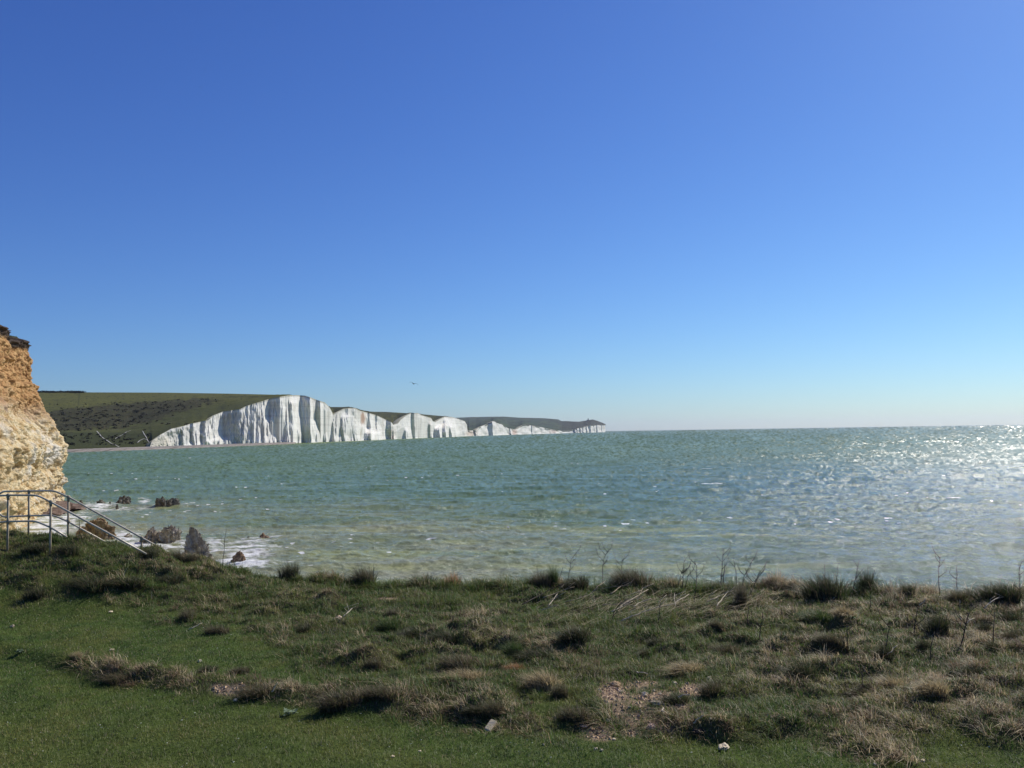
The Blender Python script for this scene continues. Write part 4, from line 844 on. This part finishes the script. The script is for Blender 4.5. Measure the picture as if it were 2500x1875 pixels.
BR = [([(1274, 1490), (1320, 1468), (1375, 1444)], 'd', 'long dark fallen branch, leftmost of the pile'), ([(1326, 1472), (1365, 1462), (1403, 1452)], 'm', 'fallen branch lying across the leftmost one'),
 ([(1382, 1482), (1440, 1469), (1460, 1452), (1479, 1437)], 'm', 'bent fallen branch with a raised tip'), ([(1451, 1450), (1500, 1449), (1545, 1449)], 'm', 'straight thin branch lying level near the edge'),
 ([(1490, 1462), (1520, 1446), (1557, 1429)], 'm', 'branch leaning up against the largest brown tussock'), ([(1508, 1498), (1545, 1480), (1583, 1459)], 'p', 'pale branch slanting up through the middle of the pile'),
 ([(1548, 1494), (1566, 1486), (1590, 1482)], 'p', 'short pale branch at the right of the slanting one'), ([(1495, 1506), (1520, 1498), (1545, 1489)], 'p', 'pale branch low in the middle of the pile'),
 ([(1516, 1530), (1545, 1522), (1578, 1514)], 'p', 'pale branch lying lowest, apart from the pile'), ([(1576, 1506), (1610, 1500), (1649, 1496), (1683, 1475)], 'p', 'long pale branch at the right end of the pile'),
 ([(1648, 1492), (1648, 1482), (1647, 1470)], 'p', 'short pale stub sticking up from the long pale branch'), ([(1749, 1494), (1765, 1478), (1779, 1463)], 'p', 'pale branch alone below the tallest twigs'),
 ([(1323, 1502), (1345, 1500), (1362, 1499)], 'p', 'short pale stick under the leftmost fallen branch'), ([(1520, 1486), (1560, 1470), (1570, 1456)], 'm', 'grey branch tangled in the middle of the pile'),
 ([(1470, 1490), (1510, 1492), (1550, 1500)], 'm', 'grey branch lying crosswise below the pile'), ([(1340, 1492), (1350, 1482), (1362, 1470)], 'p', 'short forked pale stick beside the leftmost branch'), ([(1725, 1482), (1745, 1478), (1768, 1472)], 'p', 'pale stick touching the lone pale branch'),
 ([(2034, 1474), (2060, 1456), (2072, 1442)], 'm', 'dark stick leaning on the big dark tussock'), ([(2062, 1440), (2080, 1452), (2094, 1466)], 'm', 'stick crossing the one on the big dark tussock'),
 ([(2404, 1499), (2430, 1482), (2461, 1463)], 'p', 'pale stick slanting below the edge at the right'), ([(2358, 1537), (2368, 1535), (2378, 1533)], 'p', 'short bright stick right of the thick leaning stem'),
 ([(2166, 1618), (2180, 1610), (2192, 1602)], 'p', 'pale stick at the foot of the tussock with the leaning stem'), ([(2245, 1492), (2256, 1487), (2262, 1483)], 'p', 'tiny pale stick above the almost black cone'),
 ([(1554, 1659), (1566, 1665), (1582, 1676)], 'p', 'bleached stick lying among the stones'), ([(1622, 1751), (1616, 1762), (1623, 1775)], 'p', 'curved bleached root beside the pink stone'), ([(1693, 1790), (1706, 1786), (1720, 1785)], 'p', 'pale splinter on the dark scrap of wood'),
 ([(1656, 1724), (1668, 1725), (1684, 1729)], 'p', 'thin curved root right of the dark green tussock'), ([(462, 1550), (478, 1547), (494, 1544)], 'p', 'pale straw stick on the upper lawn at the left'), ([(665, 1709), (672, 1702), (678, 1697)], 'p', 'pale straw stick just below the turf lip'), ([(840, 1517), (850, 1512), (860, 1507)], 'p', 'short pale stick beside the pale stone in the rough grass')]
for pts_, kk, lb in BR:
    W3 = [ghit(x, y) + np.array([0, 0, .09 + .035 * i]) for i, (x, y) in enumerate(pts_)]
    b0 = Vector(W3[0]); rel = [Vector(q_) - b0 for q_ in W3]; fine_ = []
    for i in range(len(rel) - 1):
        for t in (0, .34, .67): fine_.append(rel[i].lerp(rel[i + 1], t) + Vector((rst.uniform(-1, 1), rst.uniform(-1, 1), rst.uniform(-.3, 1))) * .012)
    fine_.append(rel[-1]); n_ = len(fine_); mb = MB(); L_ = (rel[-1]).length; r0 = .0085 if L_ > .5 else .008
    mb.tube(fine_, [r0 * (1.15 - .7 * i / n_) for i in range(n_)], 6)
    if L_ > .5:
        for b in range(3):
            k = rst.randint(1, n_ - 2); s0 = fine_[k]; L2 = rst.uniform(.1, .28)
            mb.tube([s0, s0 + Vector((rst.uniform(-.4, 1) * L2, rst.uniform(-.3, .3) * L2, .3 * L2)), s0 + Vector((rst.uniform(0, 1) * L2 * 1.5, rst.uniform(-.5, .5) * L2, .7 * L2))], [.005, .004, .003], 5)
    o = mb.build('fallen_branch', {'d': M_twig, 'm': M_mid, 'p': M_pale}[kk]); o.location = b0
    tag(o, lb, 'branch', 'dead branches and sticks lying on the grass')

# ------------------------------------------------------------------ stones
M_s1 = rockmat('pale_chalk_stone', (.52, .41, .25), (.70, .58, .38), (.80, .71, .52), 9); M_s2 = rockmat('ochre_stone', (.33, .20, .09), (.50, .34, .18), (.62, .47, .28), 7)
M_s3 = rockmat('pinkish_stone', (.42, .27, .18), (.58, .42, .31), (.70, .56, .44), 7); M_s4 = rockmat('grey_flat_stone', (.30, .23, .15), (.46, .37, .26), (.60, .50, .38), 7); M_s5 = rockmat('rotten_wood', (.03, .02, .014), (.075, .05, .033), (.13, .09, .06), 9)
ST = [(1198, 1791, 24, 27, M_s1, 'white', 'bright cream block of chalk lying on the mown lawn'), (1766, 1834, 36, 17, M_s1, 'w', 'chalk stone with a bright top and long shadow on the lawn at the right'),
 (1504, 1681, 29, 18, M_s2, '', 'rounded ochre stone, largest at the top of the bare patch'), (1590, 1787, 28, 20, M_s3, '', 'flat pinkish stone at the bottom of the bare patch'),
 (1574, 1704, 16, 15, M_s1, '', 'yellowish wedge shaped stone in the middle of the bare patch'), (1604, 1724, 32, 13, M_s4, '', 'flat grey stone lying in the middle of the bare patch'),
 (1597, 1691, 11, 7, M_s1, '', 'small white stone above the flat grey stone'), (1484, 1767, 12, 10, M_s1, '', 'small white block left of the pinkish stone'),
 (1732, 1662, 12, 10, M_s1, '', 'pale stone alone above the bristly brown tussock'), (1648, 1673, 13, 8, M_s1, '', 'pale sliver of stone above the dark green tussock'),
 (1455, 1833, 10, 8, M_s1, '', 'small chalk pebble on the lawn below the bare patch, left of two'), (1469, 1837, 11, 7, M_s1, '', 'small chalk pebble on the lawn below the bare patch, right of two'),
 (1706, 1798, 30, 14, M_s5, '', 'dark scrap of rotten wood on the grass right of the pinkish stone'), (1499, 1808, 12, 6, M_s1, '', 'flat pale pebble at the lower left of the bare patch'),
 (1612, 1700, 10, 8, M_s1, '', 'small pale stone right of the yellowish wedge'), (2254, 1862, 13, 8, M_s1, '', 'pale pebble at the bottom right of the lawn'),
 (2136, 1871, 10, 9, M_s1, '', 'pale pebble at the very bottom right of centre'), (1904, 1664, 12, 10, M_s1, '', 'white stone left of the lone dark green tussock'),
 (959, 1851, 12, 7, M_s1, '', 'flat pale pebble low on the lawn left of centre'), (1026, 1838, 8, 6, M_s1, '', 'small round pebble between the flat pebble and the cream block'),
 (826, 1520, 30, 16, M_s3, '', 'pale pinkish stone in the rough grass left of centre'), (270, 1497, 13, 5, M_s1, '', 'flat white stone on the upper left lawn'),
 (272, 1590, 12, 6, M_s1, '', 'flat white stone in the middle of the left lawn'), (31, 1534, 12, 9, M_s4, '', 'small grey stone near the left side of the lawn'),
 (575, 1714, 13, 8, M_s1, '', 'white flinty pebble below the left bare soil patch'), (487, 1620, 10, 10, M_s1, '', 'whitish pebble above the small black looking tussock'),
 (1474, 1689, 9, 8, M_s2, '', 'small ochre stone left of the rounded ochre stone'), (1516, 1695, 12, 9, M_s4, '', 'greyish stone just below the rounded ochre stone'), (1493, 1699, 9, 7, M_s1, '', 'small whitish stone below and left of the rounded ochre stone'),
 (1537, 1731, 9, 6, M_s1, '', 'small pale stone left of the flat grey stone'), (1672, 1691, 10, 7, M_s2, '', 'small ochre stone left of the bristly brown tussock'), (1426, 1778, 22, 7, M_s3, '', 'flat pinkish stone below the large brown tussock'),
 (1662, 1717, 11, 5, M_s4, '', 'small flat stone right of the dark green tussock'), (1327, 1822, 9, 7, M_s1, '', 'small pale stone on the lawn right of the cream block'), (1735, 1758, 9, 5, M_s1, '', 'tiny pale stone above the chalk stone with the long shadow'),
 (1640, 1805, 6, 5, M_s1, '', 'tiny white pebble below the pinkish stone'), (1827, 1732, 8, 5, M_s1, '', 'tiny white stone right of the bare patch')]
for i, (px, py, w_, h_, m_, _, lb) in enumerate(ST):
    p = ghit(px, py - h_ * .25); s_ = p[1] / F; W_, H_ = w_ * s_, h_ * s_
    if i == 0:
        import bmesh
        bm = bmesh.new(); bmesh.ops.create_cube(bm, size=1); bmesh.ops.bevel(bm, geom=bm.edges[:], offset=.08, segments=2, affect='EDGES')
        for v in bm.verts: v.co += Vector((.10 * v.co.z + .03 * math.sin(9 * v.co.y), .05 * math.sin(7 * v.co.x), .04 * math.sin(8 * v.co.x))); 
        me = bpy.data.meshes.new('stone'); bm.to_mesh(me); bm.free(); o = link('stone', me, m_)
        o.scale = (W_ * .72, .17, .07); o.rotation_euler = (R(28), R(14), R(-28)); o.location = p + np.array([0, 0, .045])
    else:
        me = rock_mesh('stone', (W_, W_ * .8, H_ * .9), 40 + i, .16, ICO3 if w_ > 13 else ICO2, (0, 0), False, 1.0, False); o = link('stone', me, m_); o.location = p + np.array([0, 0, H_ * .30]); o.rotation_euler = (0, 0, i * 1.3)
    if i == 12: o.name = 'wood_scrap'
    tag(o, lb, 'wood' if i == 12 else 'stone', None if i == 12 else 'stones lying on the grass')
# uncountable pale specks: chalk crumbs on the lawn, gravel in the bare soil
rs3 = np.random.default_rng(31)
def crumbs(name, X_, Y_, s0, s1, m_, lb, cat, flat=.6):
    Z_ = terrain(X_, Y_); V0, F0 = np.array([(1, 0, 0), (-.6, .8, 0), (-.5, -.9, 0), (.1, .1, .9), (0, 0, -.5)]), np.array([(0, 1, 3), (1, 2, 3), (2, 0, 3), (1, 0, 4), (2, 1, 4), (0, 2, 4)])
    n_ = len(X_); an = rs3.random(n_) * 6.28; sz = s0 + (s1 - s0) * rs3.random(n_) ** 2.5; c_, s_ = np.cos(an), np.sin(an)
    V = V0[None] * (.7 + .6 * rs3.random((n_, 5, 1))); x = V[..., 0] * c_[:, None] - V[..., 1] * s_[:, None]; y = V[..., 0] * s_[:, None] + V[..., 1] * c_[:, None]
    W_ = np.stack([x, y, V[..., 2] * flat], -1) * sz[:, None, None] + np.stack([X_, Y_, Z_ + (.030 if 'chalk' in name else .004)], -1)[:, None]
    f = (F0[None] + 5 * np.arange(n_)[:, None, None]).reshape(-1, 3); tag(link(name, raw(name, W_.reshape(-1, 3), f, np.full(len(f), 3), False), m_), lb, cat, kind='stuff')
X_, Y_ = infield(1900, 8.0, 17.5, rs3, 1.0); k = (roughmask(X_, Y_) < .35) ; crumbs('chalk_crumbs', X_[k], Y_[k], .004, .016, mat('chalk_crumb', (.40, .42, .30), .9), 'pale specks of chalk and daisies scattered over the mown lawn', 'chalk specks')
X_, Y_ = infield(120000, 8.8, 14, rs3, 1.0); k = soilmask(X_, Y_, terrain(X_, Y_)) > .42 + .45 * rs3.random(len(X_)); crumbs('gravel', X_[k], Y_[k], .004, .042, rockmat('soil_gravel', (.27, .16, .08), (.54, .37, .21), (.74, .58, .39), 14), 'loose reddish gravel and crumbs in the bare soil patches', 'gravel')

# fine dead stalks matted round the fallen branches
rs4 = np.random.default_rng(41); L4 = []
for _ in range(420):
    px = 1600 + rs4.normal() * 150; py = 1494 + rs4.normal() * 17 - .02 * (px - 1600)
    if 1300 < px < 1900 and 1462 < py < 1545: L4.append(ghit(px, py))
L4 = np.array(L4); L4[:, 2] += .05 + .08 * rs4.random(len(L4)); a_ = rs4.normal(size=len(L4)) * .5 + np.where(rs4.random(len(L4)) < .5, 0, .4)
V, f, cnt, k4 = blades(L4, .18 + .32 * rs4.random(len(L4)), .007 + 0 * a_, np.stack([np.cos(a_), np.sin(a_) * .6], -1) * 2.4, STRAW * (.7 + .7 * rs4.random((len(L4), 1))), rs4, .9)
tag(link('dead_stalks', raw('dead_stalks', V, f, cnt, True, {'col': k4}), M_grass), 'thin dead stalks matted around the fallen branches', 'dead stalks', kind='stuff')

# low leafy plants on the lawn
M_leaf = mat('grey_green_leaf', (.15, .20, .11), .7); M_leaf2 = mat('bright_green_leaf', (.05, .13, .02), .6)
for px, py, w_, m_, lb in ((702, 1748, 44, M_leaf, 'silvery leafed weed on the lawn below the turf step'), (2079, 1516, 22, M_leaf2, 'bright green leafy plant beside the dark green hollow tussock'), (792, 1738, 20, M_leaf, 'small silvery weed right of the larger silvery one'), (48, 1596, 14, M_leaf, 'tiny pale rosette on the left lawn')):
    p = ghit(px, py); s_ = p[1] / F; mb = MB(); rl = random.Random(px)
    for j in range(26):
        a_ = rl.uniform(0, 6.28); r_ = rl.uniform(.05, .5) * w_ * s_; L_ = rl.uniform(.03, .05); c_ = Vector((math.cos(a_) * r_, math.sin(a_) * r_ * .8, rl.uniform(.03, .07))); b_ = rl.uniform(0, 6.28)
        u_ = Vector((math.cos(b_), math.sin(b_), rl.uniform(-.2, .7))) * L_; v_ = Vector((-math.sin(b_), math.cos(b_), rl.uniform(-.3, .3))) * L_ * .38
        mb.add([c_ - u_, c_ + v_, c_ + u_, c_ - v_], [(0, 1, 2, 3)])
        mb.add([(0, 0, 0), (.004, 0, 0), c_], [(0, 1, 2)])
    o = mb.build('leafy_weed', m_); o.location = p; tag(o, lb, 'plant')

# ================================================================== HANDRAILS
M_rail = mat('galvanised_steel', (.42, .41, .39), .4, .5, .1); n = N(M_rail)
n.base(n.ramp(n.noise(n.coord((9, 9, 9)), 1, 5, .7), [(.35, (.44, .37, .26)), (.65, (.70, .61, .46))]))
M_post = mat('weathered_post_paint', (.20, .175, .135), .7, .3); n = N(M_post); n.base(n.ramp(n.noise(n.coord((14, 14, 6)), 1, 5, .7), [(.35, (.24, .19, .12)), (.65, (.46, .39, .27))]))
def cr(x, y): return 0 + x / 4.916, 1150 + y / 4.916
def railing(Yd, tops, mids, posts, lb):
    org = Vector(pt(*cr(*tops[0]), Yd)); org.z = float(terrain(org.x, Yd)); root = empty('handrail', org)
    def wp(x, y, dy=0): return Vector(pt(*cr(x, y), Yd + dy)) - org
    def smooth(L_):          # round the bends
        out = [L_[0]]
        for a, b, c in zip(L_, L_[1:], L_[2:]):
            d1 = (a - b); d2 = (c - b); r_ = min(.12, d1.length * .4, d2.length * .4); p1 = b + d1.normalized() * r_; p2 = b + d2.normalized() * r_
            for t in (0, .25, .5, .75, 1): out.append(p1.lerp(b, t).lerp(b.lerp(p2, t), t))
        return out + [L_[-1]]
    for nm, L_ in (('top_rail', tops), ('middle_rail', mids)):
        mb = MB(); mb.tube(smooth([wp(*q_) for q_ in L_]), .0215, 10); mb.build(nm, M_rail, root)
    for x, yt, ym in posts:
        a = wp(x, yt); b = Vector((a.x, a.y, 0)); b.z = float(terrain(a.x + org.x, Yd)) - org.z - .35
        if b.z > a.z - .5: b.z = a.z - 1.1
        mb = MB(); mb.tube([b, a - Vector((0, 0, .02))], .0245, 10); po = mb.build('post', M_post, root)
        mb = MB(); mb.ball(a, .043); mb.tube([a - Vector((0, 0, .10)), a - Vector((0, 0, .02))], [.028, .034], 10); mb.build('top_joint', M_post, po)
        if ym: m0 = wp(x, ym); mb = MB(); mb.ball(m0, .041); mb.tube([m0 - Vector((0, 0, .05)), m0 + Vector((0, 0, .05))], .032, 10); mb.build('middle_joint', M_post, po)
    return tag(root, lb, 'handrail', 'steel handrails of the steps down to the beach')
railing(18.9, [(-420, 560), (-60, 300), (100, 290), (450, 290), (610, 372), (1270, 730), (1760, 998)], [(-420, 870), (-60, 620), (100, 605), (430, 600), (600, 672), (800, 790)], [(100, 290, 605), (610, 368, None)], 'nearer grey steel handrail with two posts, sloping down to the right')
railing(20.1, [(-60, 330), (-10, 275), (45, 245), (350, 240), (650, 236), (822, 312), (1700, 800), (2080, 1010)], [(-70, 420), (-20, 490), (10, 530), (45, 550), (345, 537), (640, 530), (815, 605), (1330, 890)], [(350, 242, 535), (822, 314, 605), (1700, 802, None)], 'farther grey steel handrail with three posts, reaching lowest to the right')

# ================================================================== BIRDS
M_gull = mat('gull_plumage', (.20, .21, .23), .8); M_gd = mat('dark_bird_plumage', (.035, .035, .04), .8)
def bird(px, py, Yd, span, yaw, roll, bend, m_, lb):
    p = pt(px, py, Yd); b = span
    root = empty('flying_gull', p); root.rotation_euler = (R(6), roll, yaw)
    mb = MB(); L_ = .42 * b; prof = [(-.5, .004), (-.38, .035), (-.1, .062), (.15, .065), (.33, .045), (.42, .036), (.5, .012), (.56, .004)]
    mb.tube([(0, q_[0] * L_, 0) for q_ in prof], [q_[1] * b * .85 for q_ in prof], 10); mb.build('body', m_, root)
    for s_ in (-1, 1):
        mb = MB(); c = [(0.04, .10, -.02, .03), (.22, .10, .07 * bend, .03), (.38, .03, .05 * bend, .02), (.5, -.05, -.02 * bend, .005)]
        ch = [.17, .16, .11, .02]; V = []; 
        for (x, y, z, th), cc in zip(c, ch):
            V += [(s_ * x * b, y * b, z * b + th * b * .2), (s_ * x * b, (y - cc) * b, z * b), (s_ * x * b, y * b, z * b - th * b * .3)]
        Fc = []
        for i in range(3):
            for j in range(3): a0, a1 = 3 * i + j, 3 * i + (j + 1) % 3; Fc.append((a0, a1, a1 + 3, a0 + 3))
        Fc += [(0, 1, 2), (9, 11, 10)]; mb.add(V, Fc); mb.build('wing', m_, root)
    mb = MB(); mb.add([(-.03 * b, -.17 * b, 0), (.03 * b, -.17 * b, 0), (.06 * b, -.29 * b, 0), (-.06 * b, -.29 * b, 0), (0, -.17 * b, .012 * b), (0, -.28 * b, .012 * b)], [(0, 3, 2, 1), (0, 4, 5, 3), (4, 1, 2, 5), (3, 5, 2), (0, 1, 4)]); mb.build('tail', m_, root, False)
    return tag(root, lb, 'gull', 'gulls in flight')
bird(1010, 937, 95, 1.12, R(25), R(14), 1.6, M_gd, 'gull gliding low over the sea above the chalk cliffs')
bird(501, 171, 230, 1.0, R(20), R(62), 1.0, M_gd, 'upper of two tiny birds high in the sky at the left')
bird(490, 213, 230, 1.1, R(10), R(68), 1.0, M_gd, 'lower of two tiny birds high in the sky at the left')
def perched(p, m_, s_, lb, nm, float_=False):
    root = empty(nm, p, R(-60)); mb = MB()
    mb.tube([(-.5 * s_, 0, .28 * s_), (-.2 * s_, 0, .34 * s_), (.1 * s_, 0, .42 * s_), (.28 * s_, 0, .56 * s_), (.33 * s_, 0, .68 * s_)], [.02 * s_, .12 * s_, .15 * s_, .08 * s_, .06 * s_], 10); mb.ball((.35 * s_, 0, .74 * s_), .085 * s_); mb.build('body', m_, root)
    mb = MB(); mb.tube([(.42 * s_, 0, .74 * s_), (.56 * s_, 0, .71 * s_)], [.025 * s_, .006 * s_], 6); mb.build('beak', M_gd, root)
    if not float_:
        for y in (-1, 1): mb = MB(); mb.tube([(0, y * .05 * s_, -.02), (.02, y * .05 * s_, .3 * s_)], .012 * s_, 6); mb.build('leg', M_gd, root)
    return tag(root, lb, 'gull' if not float_ else 'seabird')
bpy.context.view_layer.update()
ro = [o for o in COL.objects if o.get('label', '').startswith('rounded grey rock with')][0]
mi = ro.matrix_world.inverted(); best = None
for yy_ in np.arange(1280, 1300, .5):
    a_ = mi @ Vector((0, 0, EYE)); d_ = Vector(ray(410, yy_)).normalized(); ok, loc, _, _ = ro.ray_cast(a_, d_)
    if ok: best = ro.matrix_world @ loc; break
if best is not None: perched(best + Vector((0, .1, -.02)), M_gull, .42, 'gull perched on top of the rounded grey rock', 'perched_gull')
fp = sea_pt(1127, 1182); perched((fp[0], fp[1], -.0), M_gd, .5, 'tiny dark seabird floating far out on the green water', 'floating_seabird', True)

# ================================================================== HAZE
mb = MB(); mb.box((0, 9000, 97), (44000, 24000, 206)); M_hz = bpy.data.materials.new('sea_air'); M_hz.use_nodes = True; t_ = M_hz.node_tree; t_.nodes.clear()
pv = t_.nodes.new('ShaderNodeVolumePrincipled'); pv.inputs['Color'].default_value = (.82, .86, 1, 1); pv.inputs['Density'].default_value = 2.0e-5; pv.inputs['Anisotropy'].default_value = .35
mo = t_.nodes.new('ShaderNodeOutputMaterial'); t_.links.new(pv.outputs[0], mo.inputs['Volume'])
tag(mb.build('haze', M_hz, None, False), 'thin sea haze that pales the farthest cliffs', 'haze', kind='stuff')
